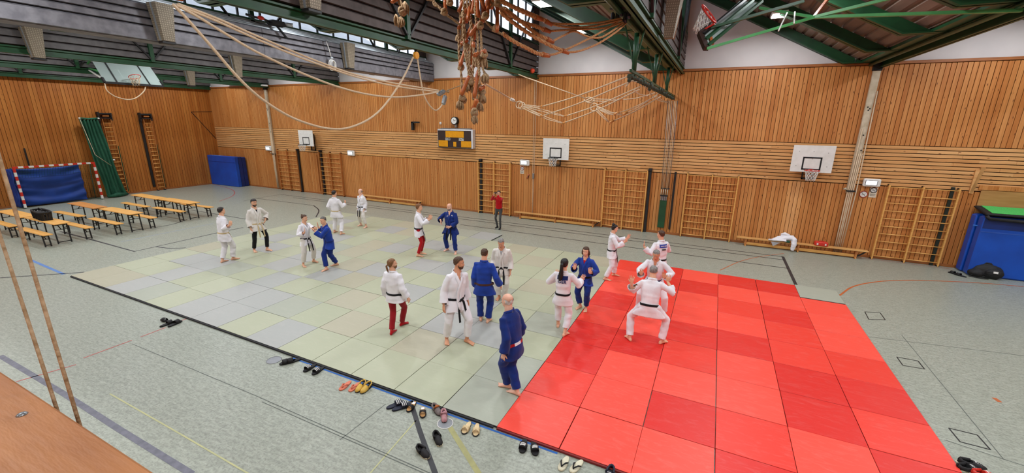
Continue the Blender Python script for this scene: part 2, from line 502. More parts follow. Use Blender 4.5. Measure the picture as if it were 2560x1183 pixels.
MB().box(((X0 + X1) / 2, YW - .04, .045), (X1 - X0, .05, .09), bev=.004).build('skirting_board', M['rail_wood'], back)
MB().box((-14.6, YW - .055, 2.58), (3.9, .03, .05)).build('pale_batten', M['beech_l'], back)
# gable of the saw-tooth roof, following the roof line of every bay
for xs in BAYS:
    xe_ = min(xs + 6.0, X1 + .3)
    gb = MB().prism([V(xs, YW, 6.5), V(xe_, YW, 6.5), V(xe_, YW, max(6.6, slope_z(xe_, xs) + .1)), V(xs + 5.4, YW, 6.68), V(xs, YW, ZR + .15)], (0, 1, 0), .2)
    struct(gb.build('wall_gable', M['gable']))
# ---- left end wall
left = struct(MB().box((X0 - .05, (Y0 + YW) / 2, 3.25), (.2, YW - Y0, 6.5)).build('wall_left', M['seam']))
PL = .15
lp = MB().box((0, 0, 0), (.03, PL - .014, 6.40 - .09), bev=.004).mesh('plank', M['plank_l'])
farl = MB()
k0 = math.floor(Y0 / PL)
for i in range(k0, int(YW / PL)):
    y = (i + .5) * PL
    if y > 2.0:
        o = link('plank', lp, left); o.location = (X0 + .065 + random.uniform(-.002, .002), y, 3.245)
    else: farl.box((X0 + .065, y, 3.245), (.03, PL - .014, 6.31))
o = farl.build('plank_field', M['plank_l'], left, fix=False); o['kind'] = 'stuff'
MB().box((X0 + .075, (Y0 + YW) / 2, 6.46), (.07, YW - Y0, .09), bev=.006).build('capping_board', M['rail_wood'], left)
MB().box((X0 + .085, (Y0 + YW) / 2, .045), (.04, YW - Y0, .09), bev=.004).build('skirting_board', M['rail_wood'], left)
# outline of a flush equipment door in the end wall
eb = MB()
eb.bar(onX(478, 280, X0 + .085), onX(540, 279, X0 + .085) , .02, .03)
eb.bar(onX(478, 280, X0 + .085), onX(540, 347, X0 + .085), .03, .03)
eb.build('flap_edge', M['seam'], left)
# the two sides behind the camera
struct(MB().box((X1 + .1, (Y0 + YW) / 2, 3.25), (.2, YW - Y0, 6.5)).build('wall_right', M['plank_l']))
struct(MB().box(((X0 + X1) / 2, Y0 - .1, 4.9), (X1 - X0, .2, 9.8)).build('wall_front', M['plank_v']))
struct(MB().box((X1 + .1, (Y0 + YW) / 2, 8.2), (.2, YW - Y0, 3.4)).build('wall_right_upper', M['gable']))

# ---- roof bays
def deck(xs):
    # trapezoid ribbed sheet running with the hall, falling from ridge to valley; pale roofing outside
    bb = MB(); L = 5.2; x = xs + .12; prof = []
    while x < xs + L:
        z = slope_z(x, xs)
        prof += [(x, z), (x + .17, slope_z(x + .17, xs)), (x + .19, slope_z(x + .19, xs) + .05), (x + .26, slope_z(x + .26, xs) + .05)]
        x += .28
    prof += [(xs + 5.42, slope_z(xs + 5.42, xs)), (xs + 6.0, 6.58)]
    n_ = len(prof)
    bb.add([V(x_, Y0, z_) for x_, z_ in prof] + [V(x_, YW, z_) for x_, z_ in prof], [(i, i + 1, n_ + i + 1, n_ + i) for i in range(n_ - 1)])
    o = struct(bb.build('ceiling', M['deck'], fix=False))
    a, c = (xs - .02, slope_z(xs + .12, xs) + .25), (xs + 5.95, 6.75)
    MB().prism([V(a[0], Y0 - .2, a[1]), V(c[0], Y0 - .2, c[1]), V(c[0], Y0 - .2, c[1] - .06), V(a[0], Y0 - .2, a[1] - .06)], (0, 1, 0), YW - Y0 + .4).build('roof_sheet', M['roofing'], o)
    MB().box((xs + 5.72, (Y0 + YW) / 2, 6.53), (.52, YW - Y0 - .05, .09)).build('valley_gutter', M['green'], o)
    return o
def ibeam(p0, p1, w, h, mt, name, up=(0, 0, 1), parent=None, t=.02):
    bb = MB(); a, bq = basis(Vector(p1) - Vector(p0), up)
    bb.bar(p0, p1, t, h, up=up)
    for s in (-1, 1):
        dz = bq * (s * (h / 2 - t / 2)); bb.bar(Vector(p0) + dz, Vector(p1) + dz, w, t, up=up)
    return bb.build(name, mt, parent)
def clerestory(i, xs):
    grey = xs < -6 and xs > -12.5
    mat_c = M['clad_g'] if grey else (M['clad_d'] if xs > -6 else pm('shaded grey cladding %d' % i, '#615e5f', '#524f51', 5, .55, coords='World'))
    root = struct(MB().box((xs - .08, (Y0 + YW) / 2, 7.1 - (.12 if grey else 0)), (.1, YW - Y0, 1.2 - (.24 if grey else 0))).build('wall_clerestory', M['dark']))
    xf = xs + (.46 if grey else .02)
    if grey:
        rows_ = [(6.36, 6.69), (6.71, 6.86), (6.88, 7.03), (7.05, 7.20)]
    else:
        rows_ = [(6.58 + .228 * k, 6.58 + .228 * k + .205) for k in range(5)]
    for (za, zb) in rows_:
        for (ya, yb) in ((Y0, -1.5), (-1.5, 4.6), (4.6, 10.6), (10.6, YW - .02)):
            bb = MB(); L = yb - ya - .012
            prof = [(0, za), (.05, za + .012), (.05, zb - .03), (.02, zb), (-.02, zb), (-.02, za)]
            bb.prism([V(xf + q[0], ya, q[1]) for q in prof], (0, 1, 0), L)
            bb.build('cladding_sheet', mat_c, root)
    if grey:
        bb = MB().box((xs + .22, (Y0 + YW) / 2, 6.355), (.48, YW - Y0 - .04, .02)); bb.build('soffit', M['clad_g'], root)
        for k in range(4):
            xx = xs + .44 - .1 * k; zz = 7.215 + .062 * k
            MB().prism([V(xx - .1, Y0, zz), V(xx + .01, Y0, zz), V(xx + .01, Y0, zz + .035), V(xx - .1, Y0, zz + .045)], (0, 1, 0), YW - Y0 - .25).build('flashing', M['flash'], root)
        MB().box((xs + .2, YW - .06, 6.80), (.5, .06, .86)).build('end_plate', M['clad_d'], root)
    # window band
    zs = 7.48 if grey else 7.74; zc, zh = (zs + .03 + 9.15) / 2, 9.15 - zs - .03
    win = struct(MB().box((xs, (Y0 + YW) / 2, zs), (.12, YW - Y0, .06)).build('window_%d' % (i + 1), M['green']))
    MB().box((xs, (Y0 + YW) / 2, 9.22), (.12, YW - Y0, .22)).build('window_head', M['green'], win)
    fr = MB().box((0, 0, 0), (.06, .045, zh)).mesh('mullion', M['dark'])
    pn = MB().box((0, 0, 0), (.008, .67, zh - .02)).mesh('pane', M['glass'])
    y = YW - .62
    MB().box((xs, YW - .29, zc), (.08, .56, zh)).build('end_panel', M['clad_d'], win)
    while y > Y0 + .5:
        o = link('mullion', fr, win); o.location = (xs, y, zc)
        if y - .72 > Y0:
            o = link('pane', pn, win); o.location = (xs, y - .36, zc)
        y -= .72
    # truss in the plane of the glazing
    tr_ = thing('roof_truss', None, None, (0, 0, 0)); tr_['kind'] = 'structure'
    ibeam((xs + .02, Y0, 6.43 + (.13 if grey else 0)), (xs + .02, YW - .02, 6.43 + (.13 if grey else 0)), .15, .21, M['green'], 'bottom_chord', parent=tr_, t=.035)
    ibeam((xs + .05, Y0, 9.36), (xs + .05, YW - .02, 9.36), .16, .16, M['green'], 'top_chord', parent=tr_)
    for y in (-7.4, -1.4, 4.6, 10.6):
        MB().box((xs + .1 + (.3 if grey else 0) * 0, y, 7.9), (.1, .13, 2.8)).build('post', M['green'], tr_)
        for s in (-1, 1):
            bb = MB(); bb.bar((xs + .12, y + s * .05, 6.6), (xs + .12, y + s * 2.2, 9.2), .06, .05)
            bb.build('diagonal', M['dark'], tr_)
for i, xs in enumerate(BAYS):
    deck(xs); clerestory(i, xs)
    for j in range(9):
        y = YW - .1 - 2.6 * j
        if xs < -6 and y < 0: continue
        rf = MB(); dp = .34; zl = 6.47
        xk = xs + (ZR - dp - zl) / .527
        f_ = lambda x, o_: V(x, 0, slope_z(x, xs) - o_)
        rf.prism([f_(xs + .15, dp), V(xk, 0, zl), V(xs + 5.75, 0, zl), V(xs + 5.75, 0, 6.56), f_(xs + 5.42, .01), f_(xs + .15, .01)][::1], (0, 1, 0), .05)
        rf.v = [(p[0], p[1] + y - .025, p[2]) for p in rf.v]
        for P_ in ([f_(xs + .15, dp), V(xk, 0, zl), V(xk, 0, zl + .04), f_(xs + .15, dp - .035)], [V(xk, 0, zl), V(xs + 5.75, 0, zl), V(xs + 5.75, 0, zl + .035), V(xk, 0, zl + .035)]):
            rf.prism([p + V(0, y - .14, 0) for p in P_], (0, 1, 0), .28)
        struct(rf.build('roof_beam', M['green']))
# gutter pipe clipped along the valley over the right hand column, with its small clips
g = MB().cyl((6.62, Y0, 6.42), (6.62, YW - .05, 6.42), .05, n=8); struct(g.build('valley_pipe', M['green']))
g = MB().cyl((.62, Y0, 6.42), (.62, YW - .05, 6.42), .05, n=8); struct(g.build('valley_pipe', M['green']))

# ---- gym luminaires in rows under the slopes; the light comes from them and from the clerestory
lh = MB().box((0, 0, .05), (.42, .66, .09), bev=.02).mesh('housing', M['white'])
ld = MB().box((0, 0, 0), (.36, .6, .012)).mesh('diffuser', M['lamp'])
la = bpy.data.lights.new('gym lamp', 'AREA'); la.shape = 'RECTANGLE'; la.size = .36; la.size_y = .6; la.energy = LAMP_W; la.color = LAMP_C
ORD = ['first', 'second', 'third', 'fourth', 'fifth', 'sixth', 'seventh', 'eighth', 'ninth', 'tenth', 'eleventh', 'twelfth', 'thirteenth', 'fourteenth']
for bi, xs in enumerate(BAYS):
    for k in range(6):
        y = 11.1 - 3.95 * k
        T = thing('gym_lamp', 'gym lamp under the %s roof slope from the left, %s from the long wall' % (ORD[bi], ORD[k]), 'ceiling lamp', (xs + 2.75, y, 7.64), 0, 'gym lamps under the roof slopes')
        link('housing', lh, T); link('diffuser', ld, T)
        for sx in (-.12, .12): MB().cyl((sx, sx * 1.7, .09), (sx, sx * 1.7, slope_z(xs + 2.75 + sx, xs) - 7.64), .008, n=6).build('hanger', M['dark'], T)
        lo = bpy.data.objects.new('gym_lamp_light', la); COL.objects.link(lo); lo.parent = T; lo.location = (0, 0, -.02)
# ---- judo mats, every one a thing of its own
GW = {'m_green': 'pale green', 'm_grey': 'blue-grey', 'm_tan': 'tan green', 'm_sage': 'sage grey', 'm_red': 'red', 'm_redl': 'light red', 'm_redd': 'deep red'}
SIDE = pm('dark red mat edge', '#7d1210', '#6d0f0d', 8, .6)
def tile_mesh(k):
    s, h, b_ = .496, .04, .006
    bb = MB()
    rings = []
    for (z, q) in ((0, 0), (h - b_, 0), (h - .002, .002), (h, b_)):
        rings.append([V(sx * (s - q), sy * (s - q), z) for sx, sy in ((-1, -1), (1, -1), (1, 1), (-1, 1))])
    for j in range(3):
        for i in range(4):
            bb.add([rings[j][i], rings[j][(i + 1) % 4], rings[j + 1][(i + 1) % 4], rings[j + 1][i]], [(0, 1, 2, 3)], 1 if j == 0 else 0)
    bb.add(rings[3], [(0, 1, 2, 3)], 0); bb.add(rings[0], [(3, 2, 1, 0)], 1)
    return bb.mesh('judo_mat', [M[k], SIDE if 'red' in k else M['m_base']])
TM = {k: tile_mesh(k) for k in GW}
tag(MB().box((-7.0, -.018, .018), (13.9, .03, .034), bev=.004).build('edge_strip', M['m_base']), 'black strip added as dark side and shadow along the front of the green mats', 'strip')  # added strip: black mat side and the shadow before it in one colour
tag(MB().box((3.0, -.018, .018), (5.98, .03, .034), bev=.004).build('edge_strip', SIDE), 'dark red strip added as side and shadow along the front of the red mats', 'strip')  # added likewise before the red mats, side and shadow as dark red
rowg = {0: 'SGGGGBGBLGSLTT', 1: 'SGTGTGSLBGGBGG', 2: 'GLBGGTGGBGSBLG', 3: 'SGLGBGTLGBGGGT', 4: 'GGSLGGBTGLGBGG', 5: 'GTGGLBGGTSGGLG', 6: 'SGGTBGGLTGBGSG', 7: 'GGTGGLBSGGGTGG', 8: 'TGGTGSGGTBGGLG', 9: '.....BSGGTGGSG'}
MK = {'S': 'm_sage', 'G': 'm_green', 'B': 'm_grey', 'L': 'm_grey', 'T': 'm_tan'}
for r_ in range(10):
    for c in range(14):
        ch = rowg[r_][c]
        if ch == '.' : continue
        k = MK[ch]
        o = link('judo_mat', TM[k]); o.location = (-c - .5 + random.uniform(-.003, .003), r_ + .5 + (random.uniform(.0, .006) if r_ == 0 else random.uniform(-.003, .003)), 0)
        o.rotation_euler = (0, 0, random.uniform(-.002, .002))
        tag(o, '%s judo mat, %s left of the red field, %s row from the front edge' % (GW[k], ORD[c], ORD[r_]), 'mat', 'green and grey judo mats')
redm = {0: 'LlRDRD', 1: 'RLDDLR', 2: 'DLLlDL', 3: 'DLRDLR', 4: 'RDLLRD', 5: 'RRDDRD', 6: 'DLllLL', 7: 'LRLDDL', 8: 'RDLLL.'}
redm = ['LLLDLD', 'RLDRLD', 'DLLLDR', 'DDRlDD', 'RLDDRR', 'DRLLRL', 'LRLRDL', 'LDDLLL', 'RDLDD.']
for r_ in range(9):
    for c in range(6):
        ch = redm[r_][c]
        if ch == '.': continue
        k = {'L': 'm_redl', 'l': 'm_redl', 'R': 'm_red', 'D': 'm_redd'}[ch]
        o = link('judo_mat', TM[k]); o.location = (c + .5 + random.uniform(-.003, .003), r_ + .5 + random.uniform(-.003, .003), 0)
        o.rotation_euler = (0, 0, random.uniform(-.002, .002))
        tag(o, '%s judo mat, %s right of the green field, %s row from the front edge' % (GW[k], ORD[c], ORD[r_]), 'mat', 'red judo mats')
o = link('judo_mat', TM['m_sage']); o.location = (5.5, 8.55, 0)
tag(o, 'single grey judo mat at the far right corner of the red field', 'mat')
# ------------------------------------------------------------------ people
_tmp = bpy.data.scenes.new('workbench')
def remesh(bb, vox, it=2, fac=.5):
    me = bb.mesh('t', [M['white']])
    o = bpy.data.objects.new('t', me); _tmp.collection.objects.link(o)
    md = o.modifiers.new('r', 'REMESH'); md.mode = 'VOXEL'; md.voxel_size = vox; md.use_smooth_shade = True
    if it:
        ms = o.modifiers.new('s', 'SMOOTH'); ms.iterations = it; ms.factor = fac
    with bpy.context.temp_override(scene=_tmp, view_layer=_tmp.view_layers[0]): dg = bpy.context.evaluated_depsgraph_get()
    ev = o.evaluated_get(dg); em = ev.to_mesh()
    n = len(em.vertices); co = np.empty(n * 3, np.float32); em.vertices.foreach_get('co', co)
    fs = [tuple(p.vertices) for p in em.polygons]
    ev.to_mesh_clear(); bpy.data.objects.remove(o); bpy.data.meshes.remove(me)
    return co.reshape(-1, 3).astype(float), fs
def vnormals(co, fs):
    nn = np.zeros_like(co); F4 = np.array([f if len(f) == 4 else (f[0], f[1], f[2], f[2]) for f in fs])
    a = co[F4[:, 2]] - co[F4[:, 0]]; c = co[F4[:, 3]] - co[F4[:, 1]]
    bad = (F4[:, 3] == F4[:, 2]); c[bad] = co[F4[bad, 2]] - co[F4[bad, 1]]; a[bad] = co[F4[bad, 1]] - co[F4[bad, 0]]
    fn = np.cross(a, c)
    for k in range(4): np.add.at(nn, F4[:, k], fn)
    l = np.linalg.norm(nn, axis=1, keepdims=True); return nn / np.maximum(l, 1e-12), fn
def folds(co, fs, amp, seed, lines):
    # cloth creases: waves running across each limb / trunk line, stronger near joints
    nn, _ = vnormals(co, fs); rng = np.random.RandomState(seed); d = np.zeros(len(co))
    for k in range(7):
        v = rng.normal(size=3); v[2] *= 1.6; v = v / np.linalg.norm(v) * rng.uniform(22, 62)
        w = rng.normal(size=3) * 5
        d += np.sin(co @ v + 1.6 * np.sin(co @ w + rng.uniform(0, 6)) + rng.uniform(0, 6)) * rng.uniform(.4, 1)
    d = np.sign(d) * np.abs(d / 3) ** 1.2
    mod = .45 + .55 * np.sin(co @ (rng.normal(size=3) * 6) + rng.uniform(0, 6)) ** 2
    return co + nn * (amp * d * mod)[:, None]
def ring(c, ax, ay, ra, rb, n=16, p=2.0):
    out = []
    for i in range(n):
        t = 2 * math.pi * i / n; ct, st = math.cos(t), math.sin(t)
        if p != 2: ct, st = math.copysign(abs(ct) ** (2 / p), ct), math.copysign(abs(st) ** (2 / p), st)
        out.append(c + ax * (ra * ct) + ay * (rb * st))
    return out
def limb(bb, P, r_, n=12, flat=1.0, up=(0, 1, 0)):
    bb.tube(P, list(r_), n, flat=flat, up=up)
def ik(a, c, l1, l2, pole):
    d = c - a; L = d.length
    if L > (l1 + l2) * .998: c = a + d * ((l1 + l2) * .998 / L); d = c - a; L = d.length
    u = d / L; x = (l1 * l1 - l2 * l2 + L * L) / (2 * L); h = math.sqrt(max(l1 * l1 - x * x, 0))
    p = Vector(pole); p = p - u * p.dot(u); p = p.normalized() if p.length > 1e-5 else Vector((1, 0, 0))
    return a + u * x + p * h, c
def keep(co, fs, cond):
    # drop the faces whose centre fails cond(N,3)->bool
    if not fs: return co, fs
    cc = np.array([co[list(f)].mean(0) for f in fs]); ok = cond(cc)
    fs = [f for f, k in zip(fs, ok) if k]
    used = sorted({i for f in fs for i in f}); mp = {q: i for i, q in enumerate(used)}
    return co[used], [tuple(mp[i] for i in f) for f in fs]
def cutmesh(co, fs, cuts):
    # clean cuts: (point, outward axis, test of the faces concerned)
    bm = bmesh.new(); vs = [bm.verts.new(q) for q in co]
    for f in fs:
        try: bm.faces.new([vs[i] for i in f])
        except ValueError: pass
    for h_, a_, test in cuts:
        bm.faces.ensure_lookup_table()
        cc = np.array([f.calc_center_median()[:] for f in bm.faces]); ok = test(cc)
        sel = [f for f, k in zip(bm.faces, ok) if k]
        if not sel: continue
        ge = set(sel); [ge.update(f.edges) for f in sel]; [ge.update(f.verts) for f in sel]
        r_ = bmesh.ops.bisect_plane(bm, geom=list(ge), plane_co=Vector(h_), plane_no=Vector(a_), dist=1e-5)
        bm.faces.ensure_lookup_table()
        cc = np.array([f.calc_center_median()[:] for f in bm.faces]); ok = test(cc) & (((cc - np.array(h_)) @ np.array(a_)) > 1e-5)
        bmesh.ops.delete(bm, geom=[f for f, k in zip(bm.faces, ok) if k], context='FACES')
    bm.verts.index_update()
    co = np.array([v.co[:] for v in bm.verts]); fs = [tuple(v.index for v in f.verts) for f in bm.faces]; bm.free()
    return co, fs
def to_obj(name, parts, mats, parent=None, thick=0):
    v = []; f = []; mi = []
    for co, fs, k in parts:
        o = len(v); v += [tuple(q) for q in co]; f += [tuple(i + o for i in q) for q in fs]; mi += [k] * len(fs)
    me = bpy.data.meshes.new(name); me.from_pydata(v, [], f)
    for q in mats: me.materials.append(q)
    me.polygons.foreach_set('material_index', mi); me.polygons.foreach_set('use_smooth', [True] * len(f)); me.update()
    o = link(name, me, parent)
    if thick:
        s = o.modifiers.new('cloth', 'SOLIDIFY'); s.thickness = thick; s.offset = -1
    return o
def cloth(name, c1, c2, weave=220):
    t = NT(name); v = t.coord('Object')
    f = t.noise(v, 4, 3); a = lin(c1); c = lin(c2)
    t.set(Base_Color=t.ramp(f, [(.35, a), (.65, c)]), Roughness=.85, Specular_IOR_Level=.2, Sheen_Weight=.15)
    t.bump(t.math('ADD', t.noise(v, 14, 4, .6), t.math('MULTIPLY', t.noise(v, weave, 2), .3)), .35, .012)
    return t.m
CL = {'w': cloth('white cotton', '#e9e7ec', '#dedce2'), 'w2': cloth('off white cotton', '#dfdbd6', '#d3cec8'), 'b': cloth('blue cotton', '#1d3f9e', '#193789'), 'b2': cloth('deep blue cotton', '#16307c', '#122868'),
      'r': cloth('red cotton', '#b5101c', '#9c0d18'), 'r2': cloth('dark red cotton', '#96121d', '#840f19'), 'k': cloth('black cotton', '#121216', '#0b0b0e'), 'tan': cloth('cream belt cotton', '#cdb88f', '#bda87f'),
      'br': cloth('brown belt cotton', '#4e2f28', '#412620'), 'rs': cloth('red jersey', '#c4101a', '#b00e17'), 'g': cloth('grey tights', '#4b4c4c', '#404141'), 'gy': cloth('grey shirt', '#a9a8ab', '#9c9b9e'), 'navy': cloth('navy cotton', '#1a2a66', '#152257')}
SK = {n: pm('skin ' + n, a, c, 5, .5, spec=.3) for n, a, c in (('light', '#e4b294', '#dba586'), ('pink', '#e8baa4', '#dfaa92'), ('tan', '#d69d7c', '#cc906f'))}
LIP = pm('lips', '#a4574a', '#9a4f43', 5, .5); EYE = pm('eye white', '#e8e2da', '#e8e2da', 5, .3); IRIS = pm('iris', '#2a1a12', '#2a1a12', 5, .3)
HR = {n: pm('hair ' + n, a, c, 40, .6, .5, 90, stretch=(1, 1, .3)) for n, a, c in (('dark', '#1d1512', '#2b201b'), ('brown', '#3c2618', '#54361f'), ('lbrown', '#6a4426', '#80562f'), ('grey', '#8a8682', '#6f6b68'), ('dgrey', '#4c4846', '#6b6764'), ('white', '#cfcbc6', '#bdb8b2'), ('black', '#120d0c', '#1d1614'))}
HEADP = [(-.50, .25, .00, .09), (-.45, .33, -.03, .17), (-.34, .37, -.17, .25), (-.18, .38, -.31, .29), (-.02, .37, -.38, .315), (.12, .385, -.42, .325), (.26, .355, -.42, .315), (.37, .27, -.36, .265), (.455, .14, -.23, .17), (.50, .01, -.09, .06)]
def person(label, x, y, yaw, H, P, O, z0=.04):
    """P: pose (local metres, +x ahead, +y to the person's left); O: outfit."""
    fat = O.get('fat', 1.0); S = H / 1.75
    fx = P['feet']
    ank = .042 * H; thl, shl = .247 * H, .247 * H
    px_, py_ = P.get('pelvis', ((fx[0][0] + fx[1][0]) / 2, (fx[0][1] + fx[1][1]) / 2))
    hw = .052 * H
    hz = 9
    for (qx, qy, *_), sg in ((fx[0], 1), (fx[1], -1)):
        d2 = (qx - px_) ** 2 + (qy - (py_ + sg * hw)) ** 2
        hz = min(hz, math.sqrt(max((.490 * H) ** 2 - d2, .04)) + ank)
    hz = min(hz, .527 * H) * P.get('bend', .995)
    Pv = V(px_, py_, hz)
    lean, side, tw = R(P.get('lean', 3)), R(P.get('side', 0)), R(P.get('twist', 0))
    sd = V(math.sin(lean), math.sin(side), math.cos(lean) * math.cos(side)).normalized()
    fw = V(math.cos(tw), math.sin(tw), 0); fw = (fw - sd * fw.dot(sd)).normalized(); lf = sd.cross(fw)
    fw0 = V(1, 0, 0); fw0 = (fw0 - sd * fw0.dot(sd)).normalized(); lf0 = sd.cross(fw0)
    Nk = Pv + sd * (.292 * H)
    sh = {1: Nk + lf * (.097 * H * fat ** .3) - sd * (.032 * H), -1: Nk - lf * (.097 * H * fat ** .3) - sd * (.032 * H)}
    # head frame
    hy_, hp = R(P.get('head', (0, 0))[0]), R(P.get('head', (0, 0))[1])
    hx = V(math.cos(hp) * math.cos(hy_), math.cos(hp) * math.sin(hy_), math.sin(hp)); hl = V(-math.sin(hy_), math.cos(hy_), 0); hu = hx.cross(hl)
    hh = .130 * H
    hc = Nk + sd * (.045 * H) + hu * (.062 * H) + hx * (.012 * H)
    HM = lambda a, b_, c_: hc + hx * (a * hh) + hl * (b_ * hh) + hu * (c_ * hh)
    body = []
    # --- head + neck + upper chest
    bb = MB()
    bb.loft([[HM((xf + xb) / 2 + math.cos(t) * (xf - xb) / 2, math.sin(t) * w_, z_) for t in [2 * math.pi * i / 20 for i in range(20)]] for z_, xf, xb, w_ in HEADP])
    bb.loft([[HM(a, -w_, z_), HM(a, w_, z_), HM(f_, w_ * .6, z_), HM(f_, -w_ * .6, z_)] for z_, a, f_, w_ in ((.12, .30, .385, .04), (.0, .30, .42, .05), (-.10, .30, .475, .075), (-.15, .30, .46, .085), (-.19, .28, .37, .07))])
    for s in (1, -1):
        bb.ell(HM(-.03, s * .325, -.03), (.07 * hh, .035 * hh, .13 * hh), rot=Matrix((hx, hl, hu)).transposed())
        bb.ell(HM(.33, s * .125, .10), (.06 * hh, .11 * hh, .035 * hh), 8, 5, rot=Matrix((hx, hl, hu)).transposed())
        bb.ell(HM(.28, s * .17, -.12), (.08 * hh, .09 * hh, .09 * hh), 8, 5, rot=Matrix((hx, hl, hu)).transposed())
    bb.ell(HM(.35, 0, -.29), (.045 * hh, .12 * hh, .07 * hh), 8, 5, rot=Matrix((hx, hl, hu)).transposed())
    nr = .034 * H * fat ** .5
    bb.tube([Nk - sd * .04 * H, Nk + sd * .02 * H, HM(-.08, 0, -.30), HM(-.06, 0, -.05)], [nr * 1.35, nr * 1.1, nr, nr * .95], 14)
    bb.loft([ring(Pv + sd * (k * H), fw, lf, a * H * fat, b_ * H * fat) for k, a, b_ in ((.16, .056, .080), (.22, .058, .084), (.26, .046, .066), (.30, .033, .042))])
    co, fs = remesh(bb, .0062 * S, 2, .45); body.append((co, fs, 0))
    # eyes, brows, lips set in the face
    fb = MB(); fw_ = MB(); fi = MB(); RM = Matrix((hx, hl, hu)).transposed()
    for s in (1, -1):
        fw_.ell(HM(.352, s * .125, .035), (.022 * hh, .055 * hh, .028 * hh), 8, 5, rot=RM)
        fi.ell(HM(.370, s * .125, .035), (.008 * hh, .022 * hh, .022 * hh), 8, 5, rot=RM)
        fb.bar(HM(.393, s * .06, .135), HM(.36, s * .20, .125), .018 * hh, .02 * hh)
    lp_ = MB().ell(HM(.392, 0, -.285), (.012 * hh, .085 * hh, .022 * hh), 8, 5, rot=RM)
    for q, k in ((fw_, 1), (fi, 2), (lp_, 3), (fb, 4)): body.append((np.array(q.v), q.f, k))
    # --- trunk and limbs under the clothes
    bb = MB()
    bb.loft([ring(Pv + sd * (k * H), fw0, lf0, a * H * fat, b_ * H * fat) for k, a, b_ in ((-.06, .045, .066), (.0, .056, .08), (.07, .054, .076), (.14, .056, .080), (.22, .056, .080), (.27, .038, .055))])
    lk = min(1, O.get('pw', 1.0) * .92)
    knee = {}; foot = {}; elb = {}; wr = {}; hdir = {}
    for (q, sg) in ((fx[0], 1), (fx[1], -1)):
        fy = R(q[2]) if len(q) > 2 else R(sg * 12)
        lift = q[3] if len(q) > 3 else 0
        A = V(q[0], q[1], ank + lift); hp_ = Pv + lf0 * (sg * hw) - sd * .01 * H
        fd = V(math.cos(fy), math.sin(fy), 0)
        K, A = ik(hp_, A, thl, shl, fd + lf0 * (sg * P.get('kneeout', .1)))
        knee[sg] = (hp_, K, A); foot[sg] = (A, fd)
        limb(bb, [hp_, hp_.lerp(K, .5), K, K.lerp(A, .35), A], [.050 * H, .040 * H * min(1, lk * 1.1), .032 * H * lk, .030 * H * lk, .021 * H])
    for key, sg in (('L', 1), ('R', -1)):
        tgt = P.get(key, (.08, .03, -.30))
        if isinstance(tgt, Vector): T_ = tgt
        else: T_ = sh[sg] + fw * tgt[0] + lf * (sg * tgt[1]) + sd * tgt[2]
        pole = P.get(key + 'pole', (-.8, .22, -.5))
        E_, Wp = ik(sh[sg], T_, .172 * H, .150 * H, fw * pole[0] + lf * (sg * pole[1]) + V(0, 0, pole[2]))
        elb[sg] = E_; wr[sg] = Wp
        limb(bb, [sh[sg], sh[sg].lerp(E_, .5), E_, E_.lerp(Wp, .3), Wp], [.022 * H, .024 * H, .022 * H, .023 * H, .017 * H])
    co, fs = remesh(bb, .016 * S, 2); body.append((co, fs, 0))
    # --- hands: palm, four fingers, thumb
    for key, sg in (('L', 1), ('R', -1)):
        bb = MB(); Wp = wr[sg]; fa = (Wp - elb[sg]).normalized()
        d = P.get(key + 'dir'); d = Vector(d).normalized() if d else fa
        pn = P.get(key + 'palm'); pn = Vector(pn) if pn else -lf * sg
        pn = (pn - d * pn.dot(d)).normalized()
        tsd = d.cross(pn) * sg        # thumb side
        if P.get(key + 'flip'): tsd = -tsd
        k = H / 1.75
        bb.tube([Wp - fa * .10 * k, Wp - fa * .03 * k, Wp + d * .005 * k], [.028 * k, .024 * k, .023 * k], 10)
        bb.loft([ring(Wp + d * (a * k), tsd, pn, w_ * k, t_ * k, 12, 2.6) for a, w_, t_ in ((-.005, .024, .018), (.03, .036, .017), (.07, .042, .015), (.092, .041, .012))])
        curl = P.get(key + 'curl', .35)
        for off, ln, spr in ((.032, .070, .10), (.011, .080, .02), (-.011, .074, -.07), (-.032, .058, -.17)):
            o_ = Wp + d * (.080 * k) + tsd * (off * k); dd = (d + tsd * (spr * P.get('spread', 1))).normalized()
            pts = [o_]; 
            for j in range(3):
                a = curl * (j + .6)
                pts.append(pts[-1] + (dd * math.cos(a) + pn * math.sin(a)) * (ln * k * (.46, .32, .26)[j]))
            bb.tube(pts, [.0092 * k, .0090 * k, .0082 * k, .0065 * k], 8)
        o_ = Wp + d * (.022 * k) + tsd * (.026 * k)
        td = (tsd * .75 + d * .7 + pn * .25).normalized(); t2 = (tsd * .35 + d * .9 + pn * (.2 + curl * .4)).normalized()
        bb.tube([o_, o_ + td * (.038 * k), o_ + td * (.038 * k) + t2 * (.034 * k)], [.0135 * k, .0105 * k, .0075 * k], 8)
        co, fs = remesh(bb, .0042 * S, 1, .4); body.append((co, fs, 0))
    # --- feet with toes
    FS = O.get('feet', None); shoes = MB()
    for sg in (1, -1):
        A, fd = foot[sg]; l_ = V(-fd.y, fd.x, 0); k = H / 1.75; g0 = V(A.x, A.y, A.z - ank)
        bb = MB()
        K = knee[sg][1]
        bb.tube([A.lerp(K, .45), A.lerp(K, .2), A, A - V(0, 0, .03 * k)], [.044 * k, .036 * k, .036 * k, .032 * k], 12)
        bb.loft([[g0 + fd * (a * k) + l_ * (w_ * k * math.cos(t)) + V(0, 0, h_ * k * .5 + h_ * k * .5 * math.sin(t)) for t in [2 * math.pi * i / 12 for i in range(12)]] for a, w_, h_ in ((-.062, .018, .05), (-.045, .031, .068), (0, .035, .088), (.05, .038, .075), (.10, .045, .052), (.145, .047, .034), (.165, .042, .026))])
